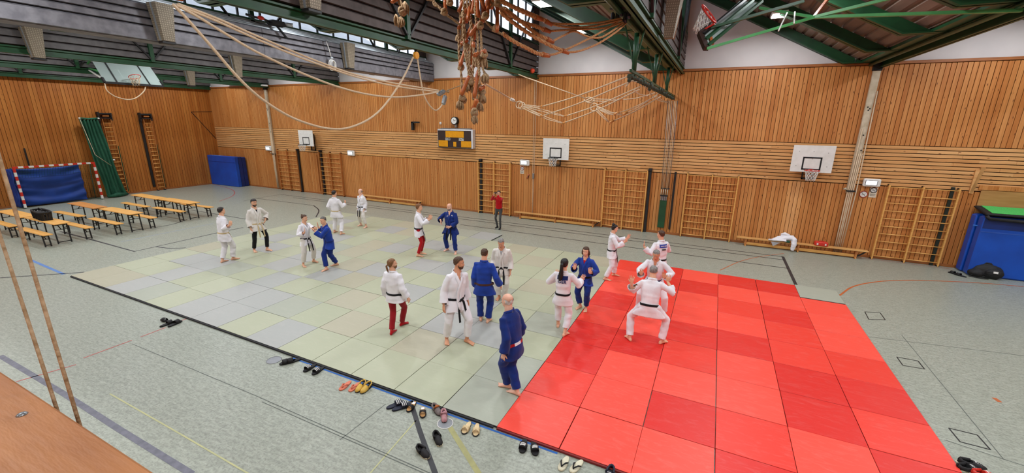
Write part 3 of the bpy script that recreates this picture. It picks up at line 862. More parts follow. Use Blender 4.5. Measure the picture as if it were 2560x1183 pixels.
        for j in range(5):
            o2 = g0 + fd * ((.155 - .008 * j) * k) + l_ * (-sg * (.036 - .0185 * j) * k) + V(0, 0, .013 * k)
            bb.tube([o2, o2 + fd * ((.042 - .004 * j) * k)], [.0125 * k if j == 0 else .0095 * k, .010 * k if j == 0 else .0075 * k], 7)
        co, fs = remesh(bb, .006 * S, 1, .4)
        body.append((co, fs, 5 if FS else 0))
    root = to_obj('person', body, [SK[O.get('skin', 'light')], EYE, IRIS, LIP, HR[O.get('brow', O.get('hair', ('', 'dark'))[1] if O.get('hair') else 'grey')], CL[FS] if FS else SK[O.get('skin', 'light')]])
    seed = int(abs(x * 31 + y * 17) * 100) % 9999
    # --- trousers
    tm = O['pants']; wide = O.get('pw', 1.0); hemk = O.get('hem', .13)
    bb = MB()
    bb.loft([ring(Pv + sd * (k * H) , fw0, lf0, a * H * fat, b_ * H * fat) for k, a, b_ in ((-.075, .046, .066), (-.03, .060, .088), (.01, .061, .088), (.05, .060, .082), (.065, .055, .077))])
    cuts = []
    for sg in (1, -1):
        hp_, K, A = knee[sg]; hem = A.lerp(K, hemk); ext = A.lerp(K, hemk - .09)
        bb.tube([hp_ + V(0, 0, .02), hp_.lerp(K, .3), hp_.lerp(K, .65), K, K.lerp(hem, .4), hem, ext], [.054 * H * fat, .058 * H * (.55 + .45 * wide) * fat, .053 * H * wide, .047 * H * wide, .045 * H * wide, .042 * H * wide, .041 * H * wide], 14)
        ax = (A - K).normalized(); cuts.append((np.array(hem), np.array(ax)))
    co, fs = remesh(bb, .0125 * S, 3); co = folds(co, fs, .009 * wide ** 2 * S, seed, None)
    co, fs = cutmesh(co, fs, [(h_, a_, (lambda c, h_=h_: np.linalg.norm(c - h_, axis=1) < .2)) for h_, a_ in cuts])
    tro = to_obj('trousers', [(co, fs, 0)], [CL[tm]], root, .006)
    # --- jacket
    jm = O['jacket']; gi = O.get('gi', True)
    hemz = O.get('hemz', -.125 if gi else -.01)
    mid = (knee[1][1] + knee[-1][1]) / 2 - Pv; mid = mid.normalized() if mid.length > 0 else V(0, 0, -1)
    dn = (mid * .6 + -sd * .4).normalized()
    spreadk = min(.05, .35 * abs((knee[1][1] - knee[-1][1]).dot(lf0)) / H * .35) if gi else 0
    bb = MB(); rg = []
    if gi:
        for k, a, b_ in ((hemz - .02, .094, .128 + spreadk), (hemz, .092, .124 + spreadk), (-.06, .086, .113 + spreadk * .4), (-.015, .077, .102)):
            rg.append(ring(Pv + dn * (-k * H), fw0, lf0, a * H * fat, b_ * H * fat, 20, 2.2))
        rg += [ring(Pv + sd * (k * H) + fw * (o_ * H), (fw0 * (1 - u_) + fw * u_).normalized(), (lf0 * (1 - u_) + lf * u_).normalized(), a * H * fat, b_ * H * fat, 20, 2.3) for k, a, b_, o_, u_ in ((.02, .071, .094, 0, .2), (.06, .070, .092, 0, .4), (.12, .075, .099, .002, .7), (.19, .075, .103, .002, 1), (.24, .063, .100, -.002, 1), (.272, .050, .078, -.005, 1), (.292, .042, .056, -.006, 1), (.308, .037, .046, -.007, 1))]
    else:
        rg += [ring(Pv + sd * (k * H), fw, lf, a * H * fat, b_ * H * fat, 20, 2.2) for k, a, b_ in ((hemz - .02, .066, .092), (hemz, .067, .093), (.03, .07, .096), (.10, .066, .092), (.18, .068, .10), (.25, .058, .1), (.285, .042, .075), (.31, .034, .045))]
    bb.loft(rg)
    slv = O.get('sleeve', .80 if gi else .96); sw_ = O.get('sw', 1.0 if gi else .72)
    cuts = []
    for sg in (1, -1):
        E_, Wp = elb[sg], wr[sg]; end = E_.lerp(Wp, slv); ext = E_.lerp(Wp, slv + .14)
        drop = V(0, 0, -.012 * H) if gi else V(0, 0, 0)
        bb.tube([Nk + lf * (sg * .045 * H) - sd * .034 * H, sh[sg] - sd * .006 * H, sh[sg].lerp(E_, .4), E_, E_.lerp(end, .5) + drop * .4, end + drop * .6, ext + drop * .7], [.028 * H, .037 * H * (.4 + .6 * sw_), .039 * H * sw_, .041 * H * sw_, .045 * H * sw_, .049 * H * sw_, .050 * H * sw_], 14)
        ax = (Wp - E_).normalized(); cuts.append((np.array(end + drop * .6), np.array(ax)))
    co, fs = remesh(bb, .0125 * S, 3); bvh_co = co
    co = folds(co, fs, (.009 if gi else .005) * S, seed + 5, None)
    bt = BVHTree.FromPolygons([tuple(q) for q in co], fs)
    npv, nfw, nlf, nsd = (np.array(q) for q in (Pv, fw, lf, sd)); hem_c = np.array(Pv + dn * (-hemz * H)); ndn = np.array(dn)
    vtop, vbot, vw = .30 * H, O.get('vdeep', .17) * H, .023 * H * O.get('vw', 1)
    def cond(c):
        ok = np.ones(len(c), bool)
        rel = c - npv; h_ = rel @ nsd; s_ = np.abs(rel @ nlf); f_ = rel @ nfw
        if gi: ok &= ~((f_ > 0) & (h_ > vbot) & (s_ < vw * np.clip((h_ - vbot) / (vtop - vbot), 0, 1)))
        ok &= ~((h_ > .299 * H) & (np.hypot(s_, f_) < .055 * H))
        return ok
    nfw0, nlf0 = np.array(fw0), np.array(lf0)
    def cuff(c, h_, a_):
        rel = c - h_; t = rel @ a_; rad = np.linalg.norm(rel - t[:, None] * a_, axis=1)
        q = c - npv; ins = (q @ nlf0 / (.130 * H * fat + spreadk * H)) ** 2 + (q @ nfw0 / (.104 * H * fat)) ** 2 < 1
        return (rad < .068 * H) & (np.abs(t) < .05 * H) & ~(ins & ((q @ nsd) < .09 * H))
    co, fs = keep(co, fs, cond)
    co, fs = cutmesh(co, fs, [(h_, a_, (lambda c, h_=h_, a_=a_: cuff(c, h_, a_))) for h_, a_ in cuts] + [(hem_c, ndn, lambda c: (np.abs((c - hem_c) @ nlf) < .25) & (np.abs((c - hem_c) @ nfw) < .27) & (np.abs((c - hem_c) @ ndn) < .16))])
    jk = to_obj('jacket' if gi else 'sweatshirt', [(co, fs, 0)], [CL[jm]], root, .008)
    def surf(o_, d):
        h_ = bt.ray_cast(o_, -d)
        return h_[0] if h_[0] is not None else None
    if gi:
        # folded lapels: left over right, from the nape to the hem
        for sg in (-1, 1):
            pts = []; nrm = []
            for ang, k in ((180, .309), (150, .309), (120, .306), (95, .301), (70, .294), (52, .284)):
                t = R(ang); dd = fw * (.043 * H * math.cos(t)) + lf * (sg * .049 * H * math.sin(t))
                pts.append(Pv + sd * (k * H) - fw * (.004 * H) + dd); nrm.append(dd.normalized())
            for k, s_ in [(.25, .030), (.21, .016), (vbot / H, .0), (.11, -.014), (.05, -.02), (.0, -.014), (-.05, -.006), (hemz + .004, .008)]:
                c = Pv + (sd * (k * H) if k >= 0 else dn * (-k * H)) + lf * (sg * s_ * H)
                q = surf(c + fw * .5, fw)
                if q is None: continue
                lim_ = (.094 if k < .0 else .084) * H * fat
                if (q - c).dot(fw) > lim_: q = c + fw * (lim_ - .008 * H)
                if k > .2: q = c + fw * max((q - c).dot(fw), (.050 if k > .23 else .06) * H)
                pts.append(q + fw * (.006 + (.004 if sg > 0 else 0))); nrm.append(fw)
            lb_ = MB().ribbon(pts, .034 * H / 1.0, nrm, .007, sm=True)
            lb_.build('lapel', CL[O.get('lap', jm)], jk, fix=True)
        # belt, knot and two tails
        bm_ = CL[O['belt']]; bk = .012 * H; c0 = Pv + sd * bk; pts = []
        for i in range(28):
            t = 2 * math.pi * i / 28; d = fw0 * math.cos(t) + lf0 * math.sin(t)
            h_ = bt.ray_cast(c0 + d * .6, -d); q = h_[0] if h_[0] is not None else c0 + d * .17
            rr = min(max((q - c0).dot(d), .07 * H), .115 * H * fat); pts.append(c0 + d * rr)
        L = []
        for i, q in enumerate(pts):
            d = (q - c0).normalized(); up = sd * (.0125 * H)
            L.append([q - up - d * .004, q - up + d * .009, q + up + d * .009, q + up - d * .004])
        bl = MB().loft(L, closed=True, sm=False)
        if O.get('belt2'):
            for i in range(len(bl.f)): bl.m[i] = 1 if ((i // 4) % 7) in (0, 1, 2) else 0
        belt = bl.build('belt', [bm_, CL[O.get('belt2', O['belt'])]], root)
        if O.get('tails', True):
            kq = pts[0] + fw0 * .018
            if O.get('knoty'): kq += lf0 * O['knoty']
            RM2 = Matrix((fw0, lf0, sd)).transposed()
            MB().box(kq, (.03, .06, .045), RM2, bev=.012).build('knot', bm_, belt)
            for sg in (1, -1):
                tp = [kq]
                for j in range(1, 6):
                    c = Pv + dn * ((j * .045 - .012 + .035) * H) + lf0 * (sg * (.018 + .012 * j) * H) + lf0 * O.get('knoty', 0)
                    if j == 1: c = c0 - sd * .03 * H + lf0 * (sg * .03 * H) + lf0 * O.get('knoty', 0)
                    q = surf(c + fw0 * .6, fw0)
                    if q is None: q = tp[-1] - V(0, 0, .04 * H)
                    tp.append(q + fw0 * .010)
                MB().ribbon(tp, .023 * H, fw0, .006).build('belt_tail', bm_, belt)
        if O.get('patch'):
            c = Pv + sd * (.225 * H); q = surf(c - fw * .6, -fw)
            qz = [surf(Pv + sd * (k * H) + lf * (j * .02 * H) - fw * .6, -fw) for k in (.205, .25) for j in range(-3, 4)]
            bb = MB(); L = []
            for j in range(-4, 5):
                a = surf(Pv + sd * (.212 * H) + lf * (j * .0165 * H) - fw * .6, -fw); c2 = surf(Pv + sd * (.262 * H) + lf * (j * .0165 * H) - fw * .6, -fw)
                if a is None or c2 is None: continue
                L.append([a - fw * .002, a - fw * .012, c2 - fw * .012, c2 - fw * .002])
            bb.loft(L, sm=False); bb.build('name_patch', CL['navy'] if O['patch'] == 1 else pm('blue patch', '#2a3f9a', '#2a3f9a', 5, .6), jk)
            if O['patch'] == 2:
                bb = MB()
                for j in (-3.1, -2.3, -1.5, -.7, .6, 1.4, 2.2, 3.0):
                    c2 = surf(Pv + sd * (.237 * H) + lf * (j * .0165 * H) - fw * .6, -fw)
                    if c2 is None: continue
                    bb.box(c2 - fw * .0135, (.003, .014, .026), Matrix((fw, lf, sd)).transposed())
                o = bb.build('patch_print', CL['w'], jk); o['kind'] = 'stuff'
            cu = bpy.data.curves.new('lettering', 'FONT'); cu.body = 'GER'; cu.size = .052 * H * (1.05 if O['patch'] == 1 else .7); cu.extrude = .002; cu.align_x = 'CENTER'; cu.space_character = 1.1; cu.offset = .002
            cu.materials.append(CL['k'] if O['patch'] == 2 else CL['navy']); o = lettering(cu, jk)
            q = surf(Pv + sd * (.19 * H) - fw * .6, -fw); q = q if q is not None else Pv
            far_ = min((surf(Pv + sd * (k * H) + lf * (s_ * H) - fw * .6, -fw) or q).dot(fw) for k in (.165, .20) for s_ in (-.035, 0, .035))
            q = q + fw * (far_ - q.dot(fw)) - fw * .008 - sd * (.02 * H)
            mm = Matrix((-lf, sd, -fw)).transposed().to_4x4(); mm.translation = q
            o.matrix_local = mm
        for (k, s_) in O.get('emblems', ()):
            q = surf(Pv + sd * (k * H) + lf * (s_ * H) + fw * .6, fw)
            if q is not None: MB().box(q + fw * .004, (.006, .045, .05), Matrix((fw, lf, sd)).transposed(), bev=.003).build('emblem', CL['w'], jk)
    # --- undershirt in the neckline
    if O.get('shirt'):
        bb = MB().loft([ring(Pv + sd * (k * H), fw, lf, a * H * fat, b_ * H * fat) for k, a, b_ in ((.12, .060, .088), (.16, .064, .092), (.22, .064, .088), (.255, .052, .066), (.275, .040, .045))])
        bb.build('undershirt', CL[O['shirt']], root)
    # --- hair
    if O.get('hair'):
        st, hcn = O['hair']; th = O.get('ht', .045)
        bb = MB()
        prof = [(-.34, .2, -.30, .26), (-.18, .385, -.40, .335), (-.02, .38, -.46, .355), (.12, .39, -.48, .365), (.26, .37, -.48, .355), (.39, .30, -.42, .31), (.49, .17, -.28, .21), (.54, .02, -.1, .07)]
        bb.loft([[HM((xf + th - .045 + xb - th + .045) / 2 + math.cos(t) * (xf - xb + 2 * th - .09) / 2 + 0, math.sin(t) * (w_ + th - .045), z_ + (th - .045 if z_ > .3 else 0)) for t in [2 * math.pi * i / 20 for i in range(20)]] for z_, xf, xb, w_ in prof])
        co, fs = remesh(bb, .0085 * S, 1)
        nn, _ = vnormals(co, fs); rng = np.random.RandomState(seed + 9)
        rgh = O.get('hr', .004); co = co + nn * (rgh * np.sin(co @ (rng.normal(size=3) * 90)) * np.sin(co @ (rng.normal(size=3) * 60)))[:, None]
        nhc, nhx, nhl, nhu = (np.array(q) for q in (hc, hx, hl, hu)); 
        fl_ = {'short': (.33, .07, -.14), 'full': (.31, -.02, -.24), 'buzz': (.35, .10, -.10), 'bald_ring': (9, 9, -.12)}[st]
        def cond(c):
            rel = (c - nhc) / hh; a, s_, u_ = rel @ nhx, rel @ nhl, rel @ nhu
            if st == 'bald_ring': return (u_ < .14 + .05 * np.sin(s_ * 20)) & (u_ > -.16 + .55 * np.clip(a + .12, 0, 1)) & (a < .06)
            lim = np.where(a > .12, fl_[0] - .25 * (np.abs(s_) > .24) * 0, np.where(a > -.06, .02 + (fl_[0] - .02) * np.clip((a + .06) / .2, 0, 1), fl_[1] + (fl_[2] - fl_[1]) * np.clip((-a - .06) / .22, 0, 1)))
            return u_ > lim
        co, fs = keep(co, fs, cond)
        parts = [(co, fs, 0)]
        ex = MB(); xs_ = O.get('extra')
        if xs_ == 'bun': ex.ell(HM(-.40, 0, .42), (.15 * hh, .15 * hh, .14 * hh))
        if xs_ == 'topbun': ex.ell(HM(-.28, .0, .50), (.22 * hh, .24 * hh, .18 * hh))
        if xs_ == 'tail': ex.tube([HM(-.42, 0, .05), HM(-.58, 0, -.08), HM(-.58, 0, -.35), HM(-.52, .03, -.72), HM(-.5, .04, -1.0)], [.07 * hh, .10 * hh, .10 * hh, .07 * hh, .02 * hh], 8)
        if xs_ == 'longtail': ex.tube([HM(-.44, 0, .18), HM(-.62, 0, .05), HM(-.66, 0, -.4), HM(-.62, .05, -.95), HM(-.62, .10, -1.35), HM(-.62, .14, -1.62)], [.10 * hh, .16 * hh, .18 * hh, .24 * hh, .22 * hh, .05 * hh], 10)
        if xs_ == 'bob':
            for s in (1, -1): ex.tube([HM(.05, s * .30, .2), HM(.0, s * .37, -.05), HM(-.08, s * .37, -.35), HM(-.12, s * .32, -.5)], [.10 * hh, .12 * hh, .13 * hh, .07 * hh], 8)
            ex.tube([HM(-.35, 0, .1), HM(-.42, 0, -.2), HM(-.36, 0, -.5)], [.22 * hh, .26 * hh, .16 * hh], 8, flat=.8)
        if ex.v:
            co, fs = remesh(ex, .009 * S, 1); parts.append((co, fs, 0))
        if parts[0][1] or len(parts) > 1: to_obj('hair', parts, [HR[hcn]], root)
    if O.get('beard'):
        bb = MB().loft([[HM((xf + xb) / 2 + math.cos(t) * (xf - xb) / 2, math.sin(t) * w_, z_) for t in [2 * math.pi * i / 20 for i in range(20)]] for z_, xf, xb, w_ in ((-.53, .24, .02, .10), (-.46, .345, -.02, .19), (-.34, .388, -.14, .265), (-.18, .39, -.2, .302), (-.05, .37, -.2, .32))])
        co, fs = remesh(bb, .008 * S, 1); nhc, nhx, nhl, nhu = (np.array(q) for q in (hc, hx, hl, hu))
        def cond(c):
            rel = (c - nhc) / hh; a, s_, u_ = rel @ nhx, rel @ nhl, rel @ nhu
            return (a > .02) & (u_ < np.where(np.abs(s_) > .20, -.13 - .1 * (a > .1), -.22)) & ~((np.abs(s_) < .085) & (np.abs(u_ + .285) < .03))
        co, fs = keep(co, fs, cond)
        if fs: to_obj('beard', [(co, fs, 0)], [HR[O['beard']]], root)
    root.location = (x, y, z0); root.rotation_euler = (0, 0, yaw)
    tag(root, label, 'person')
    return root, dict(wr=wr, hc=hc, hx=hx)
def place(label, feet, facing, H, P, O, z0=.04, hands=None, root=None):
    """feet: image points of the two soles (person's left, right); facing: 0 towards the camera, 90 to the right of the picture."""
    fp = [fl(*q, z0) for q in feet]
    c = (fp[0] + fp[1]) / 2 if root is None else Vector(root)
    tc = Vector((CAM.x - c.x, CAM.y - c.y, 0)).normalized(); rp = Vector((-tc.y, tc.x, 0)) 
    if rp.dot(_r) < 0: rp = -rp
    a = R(facing); fdir = tc * math.cos(a) + rp * math.sin(a); yaw = math.atan2(fdir.y, fdir.x)
    inv = Matrix.Rotation(-yaw, 4, 'Z')
    loc = lambda w: inv @ (Vector(w) - Vector((c.x, c.y, z0)))
    P = dict(P)
    if 'feet' not in P:
        P['feet'] = []
        for i, q in enumerate(fp):
            l_ = loc(q); ft = P.get('toe', (12, -12))[i]
            sh_ = V(math.cos(R(ft)), math.sin(R(ft)), 0) * (.05)
            P['feet'].append((l_.x - sh_.x, l_.y - sh_.y, ft, P.get('lift', (0, 0))[i]))
    dz = depth(c + Vector((0, 0, 1.2)))
    for k, (hx_, hy_, cl) in (hands or {}).items():
        P[k] = loc(atd(hx_, hy_, dz - cl))
    for k in ('Ldir', 'Rdir', 'Lpalm', 'Rpalm'):
        if k in P and isinstance(P[k], str):
            w = {'up': V(0, 0, 1), 'down': V(0, 0, -1), 'cam': tc, 'away': -tc, 'right': rp, 'left': -rp, 'upfwd': V(0, 0, 1) + fdir * .5, 'fwd': fdir, 'upr': V(0, 0, 1) + rp * .7, 'upl': V(0, 0, 1) - rp * .7, 'fwdup': fdir + V(0, 0, .5)}[P[k]]
            P[k] = tuple(inv.to_3x3() @ w)
    return person(label, c.x, c.y, yaw, H, P, O, z0)
PEOPLE = []
def pp(*a, **k): PEOPLE.append((a, k))
pp('leftmost person on the mats, white judo suit, cream belt, dark hair, raised hands', [(560, 655), (588, 649)], 112, 1.80, dict(lean=4, head=(0, 2), toe=(20, -8), Lpole=(-.3, .4, -1), Rpole=(-.3, .4, -1), Ldir='upfwd', Rdir='upfwd', Lcurl=.5, Rcurl=.5), dict(jacket='w', pants='w', belt='tan', hair=('short', 'dark'), fat=1.06), hands=dict(L=(572, 566, -.1), R=(574, 563, .25)))
pp('bearded person in white jacket, cream belt and black trousers standing beside the leftmost pair', [(672, 627), (637, 630)], 30, 1.87, dict(lean=-1, head=(-8, -8), toe=(18, -18), R=(.03, .06, -.575), L=(.12, .06, -.38), Lpole=(-.5, .9, 0)), dict(jacket='w2', pants='k', belt='tan', shirt='k', hair=('full', 'dark'), beard='dark', pw=.8, hem=.16, vdeep=.15, vw=1.1, ht=.06))
pp('person with small hair bun in white suit and black belt, gripping with the blue suit', [(788, 656), (760, 667)], 42, 1.64, dict(lean=2, head=(8, -6), toe=(8, -25), Ldir='fwd', Rdir='up', Rpalm='right', Lpole=(-.2, .6, -1), Rpole=(-.3, .5, -1), Rcurl=.15), dict(jacket='w', pants='w2', belt='k', hair=('short', 'brown'), extra='bun', shirt='gy', fat=.95, hem=.22), hands=dict(L=(786, 570, .15), R=(762, 582, .25)))
pp('dark grey haired person in blue suit turned towards the person with the hair bun', [(838, 664), (813, 677)], -72, 1.72, dict(lean=8, head=(28, -8), toe=(-10, 14), Ldir='upl', Rdir='up', Rpalm='left', Lpalm='left', Lpole=(-.2, .5, -1), Rpole=(-.3, .6, -.8), Rcurl=.2, Lcurl=.4), dict(jacket='b', pants='b2', belt='b2', tails=False, hair=('short', 'dgrey'), hem=.13), hands=dict(L=(786, 577, .25), R=(795, 567, -.2)))
pp('person in white suit with cream belt seen from behind, farthest pair by the wall bars', [(838, 581), (856, 586)], 140, 1.78, dict(lean=0, head=(-12, 0), toe=(10, -12), R=(.30, .05, -.20), L=(.1, .05, -.42), Rdir='upfwd', Rpole=(-.4, .6, -1)), dict(jacket='w', pants='w', belt='tan', tails=False, hair=('short', 'dark'), fat=1.06))
pp('bald person in white suit and black belt standing nearest the left gym bench', [(914, 570), (900, 565)], -52, 1.67, dict(lean=0, head=(-14, 2), toe=(10, -14), L=(.05, .04, -.51), R=(.05, .04, -.51)), dict(jacket='w', pants='w2', belt='k', hair=('bald_ring', 'grey'), ht=.028, brow='grey', fat=1.05, hem=.28, skin='pink', hemz=-.10))
pp('brown haired person in white jacket, black belt and bright red trousers facing right', [(1056, 636), (1049, 642)], 82, 1.82, dict(lean=4, head=(6, 0), toe=(10, -10), Ldir='upfwd', Rdir='upfwd', Lpole=(-.3, .5, -1), Rpole=(-.3, .5, -1)), dict(jacket='w', pants='r', belt='k', hair=('full', 'lbrown'), pw=.72, hem=.12, ht=.055), hands=dict(L=(1072, 546, -.15), R=(1074, 549, .2)))
pp('bald person in blue suit with white emblems and black belt facing the red trousers', [(1139, 635), (1116, 627)], -22, 1.78, dict(lean=2, head=(-12, -10), toe=(14, -25), L=(.26, -.10, -.40), Lpole=(-.2, 1, -.4), Rpole=(-.2, .8, -.6), Ldir='left', Rdir='down'), dict(jacket='b2', pants='b2', belt='k', fat=1.14, emblems=((.235, .055), (.22, -.03)), beard='grey', brow='brown', skin='pink'), hands=dict(R=(1102, 551, .2)))
pp('person in red sweatshirt and grey tights photographing with a phone before the wall bars', [(1250, 573), (1242, 570)], -25, 1.68, dict(lean=0, head=(0, -4), toe=(10, -10), Ldir='up', Rdir='up', Lpole=(0, .8, -1), Rpole=(0, .8, -1), Lcurl=.9, Rcurl=.9), dict(jacket='rs', gi=False, pants='g', pw=.62, hem=.05, feet='k', hair=('short', 'brown'), fat=.93), z0=0, hands=dict(L=(1243, 489, .32), R=(1235, 489, .32)))
pp('grey haired person in worn white suit and black belt looking down beside the blue suit', [(1262, 750), (1246, 748)], -8, 1.73, dict(lean=10, head=(-4, -28), toe=(14, -14), L=(.12, .06, -.51), R=(.13, .06, -.50)), dict(jacket='w2', pants='w2', belt='k', shirt='gy', hair=('short', 'grey'), ht=.035, fat=1.03, skin='tan', vw=1.1))
pp('person in blue suit and brown belt seen from behind in the middle of the mats', [(1202, 799), (1222, 804)], 168, 1.77, dict(lean=2, head=(-6, -6), toe=(12, -12), L=(.10, .05, -.52), R=(.10, .18, -.49)), dict(jacket='b', pants='b2', belt='br', tails=False, hair=('short', 'brown'), ht=.03, fat=1.05, hem=.08))
pp('pony tailed bearded person in white jacket and dark red trousers seen from behind', [(982, 833), (1010, 812)], 142, 1.70, dict(lean=-2, head=(-42, 8), toe=(14, -20), L=(.02, .07, -.52), R=(.05, .12, -.51)), dict(jacket='w', pants='r2', belt='k', tails=False, hair=('full', 'lbrown'), extra='tail', beard='lbrown', feet='r', fat=1.06, hemz=-.09, hem=.1, pw=.85))
pp('tall short bearded person in white suit with long black belt tails walking, head turned right', [(1172, 858), (1117, 856)], 28, 1.89, dict(lean=1, side=5, head=(46, -4), toe=(20, -25), R=(.02, .09, -.585), L=(-.02, .11, -.575)), dict(jacket='w', pants='w', belt='k', hair=('short', 'brown'), beard='brown', skin='tan', fat=.98, hem=.2, knoty=.05))
pp('old white haired person in blue suit with red and white belt, nearest the camera', [(1263, 968), (1287, 985)], -118, 1.82, dict(lean=9, head=(-10, 0), toe=(4, -8), L=(.02, .07, -.56), R=(.12, .06, -.52), twist=-8, lift=(0, 0)), dict(jacket='b2', pants='b2', belt='w', belt2='r', tails=False, hair=('bald_ring', 'white'), ht=.025, brow='white', skin='pink', fat=1.06, hem=.1))
pp('person with long dark pony tail in white suit with lettering on the back', [(1395, 815), (1414, 838)], 168, 1.72, dict(lean=0, head=(-12, 0), toe=(10, -20), Ldir='up', Rdir='upr', Rpalm='away', Lpalm='away', Lpole=(-.3, .9, -1), Rpole=(-.2, .7, -1), Rcurl=.1), dict(jacket='w', pants='w', belt='k', tails=False, hair=('full', 'black'), extra='longtail', patch=1, fat=.97, hem=.26), hands=dict(R=(1451, 700, -.18), L=(1393, 690, -.25)))
pp('smiling person with curly dark hair in blue suit and red shirt, both palms raised', [(1464, 777), (1447, 771)], -18, 1.64, dict(lean=3, head=(4, -6), toe=(12, -22), Ldir='up', Rdir='up', Lpalm='cam', Rpalm='cam', Lpole=(-.1, .8, -1), Rpole=(-.1, .8, -1), Lcurl=.1, Rcurl=.1), dict(jacket='b', pants='b2', belt='k', tails=False, shirt='rs', hair=('full', 'brown'), extra='bob', vw=1.3, hem=.2, fat=.98), hands=dict(L=(1474, 683, .25), R=(1437, 672, .25)))
pp('person with pinned up dark hair in white suit reaching forward on red mats', [(1538, 690), (1517, 701)], 96, 1.67, dict(lean=1, head=(8, -8), toe=(6, -14), Ldir='upfwd', Rdir='upfwd', Lpole=(-.2, .4, -1), Rpole=(-.2, .4, -1), Lcurl=.1, Rcurl=.1), dict(jacket='w', pants='w', belt='k', hair=('full', 'black'), extra='topbun', fat=.98, hem=.12), hands=dict(L=(1568, 596, -.2), R=(1562, 605, .2)))
pp('person in white suit with blue name patch on the back, one palm raised', [(1625, 724), (1650, 729)], -142, 1.74, dict(lean=2, head=(24, -4), toe=(10, -10), Ldir='up', Rdir='up', Lpalm='left', Rpalm='left', Lpole=(-.2, .6, -1), R=(.3, .1, -.1), Lcurl=.1), dict(jacket='w', pants='w', belt='k', tails=False, hair=('short', 'brown'), patch=2, fat=1.08), hands=dict(L=(1610, 616, .1)))
pp('grey haired person in white suit on the red mats facing the camera, open palms raised', [(1662, 790), (1592, 775)], -6, 1.76, dict(lean=14, head=(4, -26), toe=(30, -30), bend=.96, Ldir='up', Rdir='up', Lpalm='cam', Rpalm='cam', Lpole=(-.1, 1, -.8), Rpole=(-.1, 1, -.8), Lcurl=.15, Rcurl=.15), dict(jacket='w', pants='w', belt='navy', hair=('short', 'grey'), ht=.03, skin='tan', fat=1.05), hands=dict(L=(1659, 695, .30), R=(1603, 687, .30)))
pp('person in white suit with cropped grey hair seen from behind, crouching astride with raised arms', [(1571, 848), (1657, 858)], 176, 1.80, dict(lean=14, head=(0, -8), toe=(35, -35), bend=.905, kneeout=.4, Ldir='up', Rdir='up', Lpalm='away', Rpalm='away', Lpole=(-.3, 1, -.9), Rpole=(-.3, 1, -.9), Lcurl=.12, Rcurl=.12, spread=1.6), dict(jacket='w', pants='w', belt='k', tails=False, hair=('buzz', 'grey'), ht=.025, fat=1.06, hem=.1, sleeve=.62), hands=dict(L=(1579, 708, -.05), R=(1669, 705, -.05)))
INFO = []
for a, k in PEOPLE: INFO.append(place(*a, **k))
# ------------------------------------------------------------------ steel columns on the long wall
def column(x, zsplit, label, strands):
    T = thing('steel_column', label, 'column', (x, YW - .05, 0))
    T['kind'] = 'structure'; del T['category']
    bb = MB().box((0, -.06, 4.27), (.20, .10, 4.06), bev=.008); bb.build('shaft', M['cream'], T)
    MB().box((0, -.06, 6.33), (.24, .15, .22), bev=.01).build('head_shoe', M['black'], T)
    for z, dx in ((5.1, -.03), (5.05, .03), (5.0, .0), (4.2, .02), (3.7, .05)):
        MB().cyl((dx, -.108, z), (dx, -.118, z), .022, n=8).build('bolt', M['black'], T)
    MB().box((.03, -.13, zsplit), (.28, .1, .05), bev=.006).build('cable_bracket', M['dark'], T)
    MB().tube([(-.12, -.16, zsplit + .05), (-.2, -.18, zsplit + .07), (-.14, -.2, zsplit + .09)], .03, 7).build('cleat', M['cream'], T)
    for k in range(strands):
        dx = -.07 + .05 * k
        MB().tube([(dx + .02, -.125, 3.6 if k else 4.4), (dx, -.135, zsplit), (dx + .01 * (k % 2), -.12, 1.2), (dx, -.10, .1)], .02, 6).build('strand', M['rope_w'], T)
    MB().tube([(.12, -.14, 5.6), (.16, -.17, zsplit), (.12, -.16, .12)], .018, 6).build('pull_rope', M['rope_w'], T)
column(6.82, 2.32, 'cream steel column with cable strands beside the right wall bars', 4)
column(-23.3, 2.3, 'cream steel column beside the leftmost wall bars', 4)
# small pipe stub standing on the capping board near the right column
MB().cyl((6.2, YW - .08, 6.5), (6.2, YW - .08, 6.9), .05, n=10).build('pipe_stub', M['steel'], back)
# ---- plywood shutter over the store opening at the right
pb = MB().box((12.0, YW - .075, 1.3), (3.75, .03, 2.6), bev=.004)
pb.prism([V(9.86, YW - .06, 2.5), V(9.93, YW - .06, 2.5), V(10.06, YW - .06, 3.3), V(9.96, YW - .06, 3.3)], (0, -1, 0), .05)
o = pb.build('door_1', M['plywood']); o['kind'] = 'structure'
MB().box((9.9, YW - .085, 2.85), (.1, .05, .75), bev=.005).build('door_post', M['plank_h'], o)
MB().box((12.0, YW - .08, 2.68), (3.9, .04, .14), bev=.005).build('door_head', M['plank_v'], o)

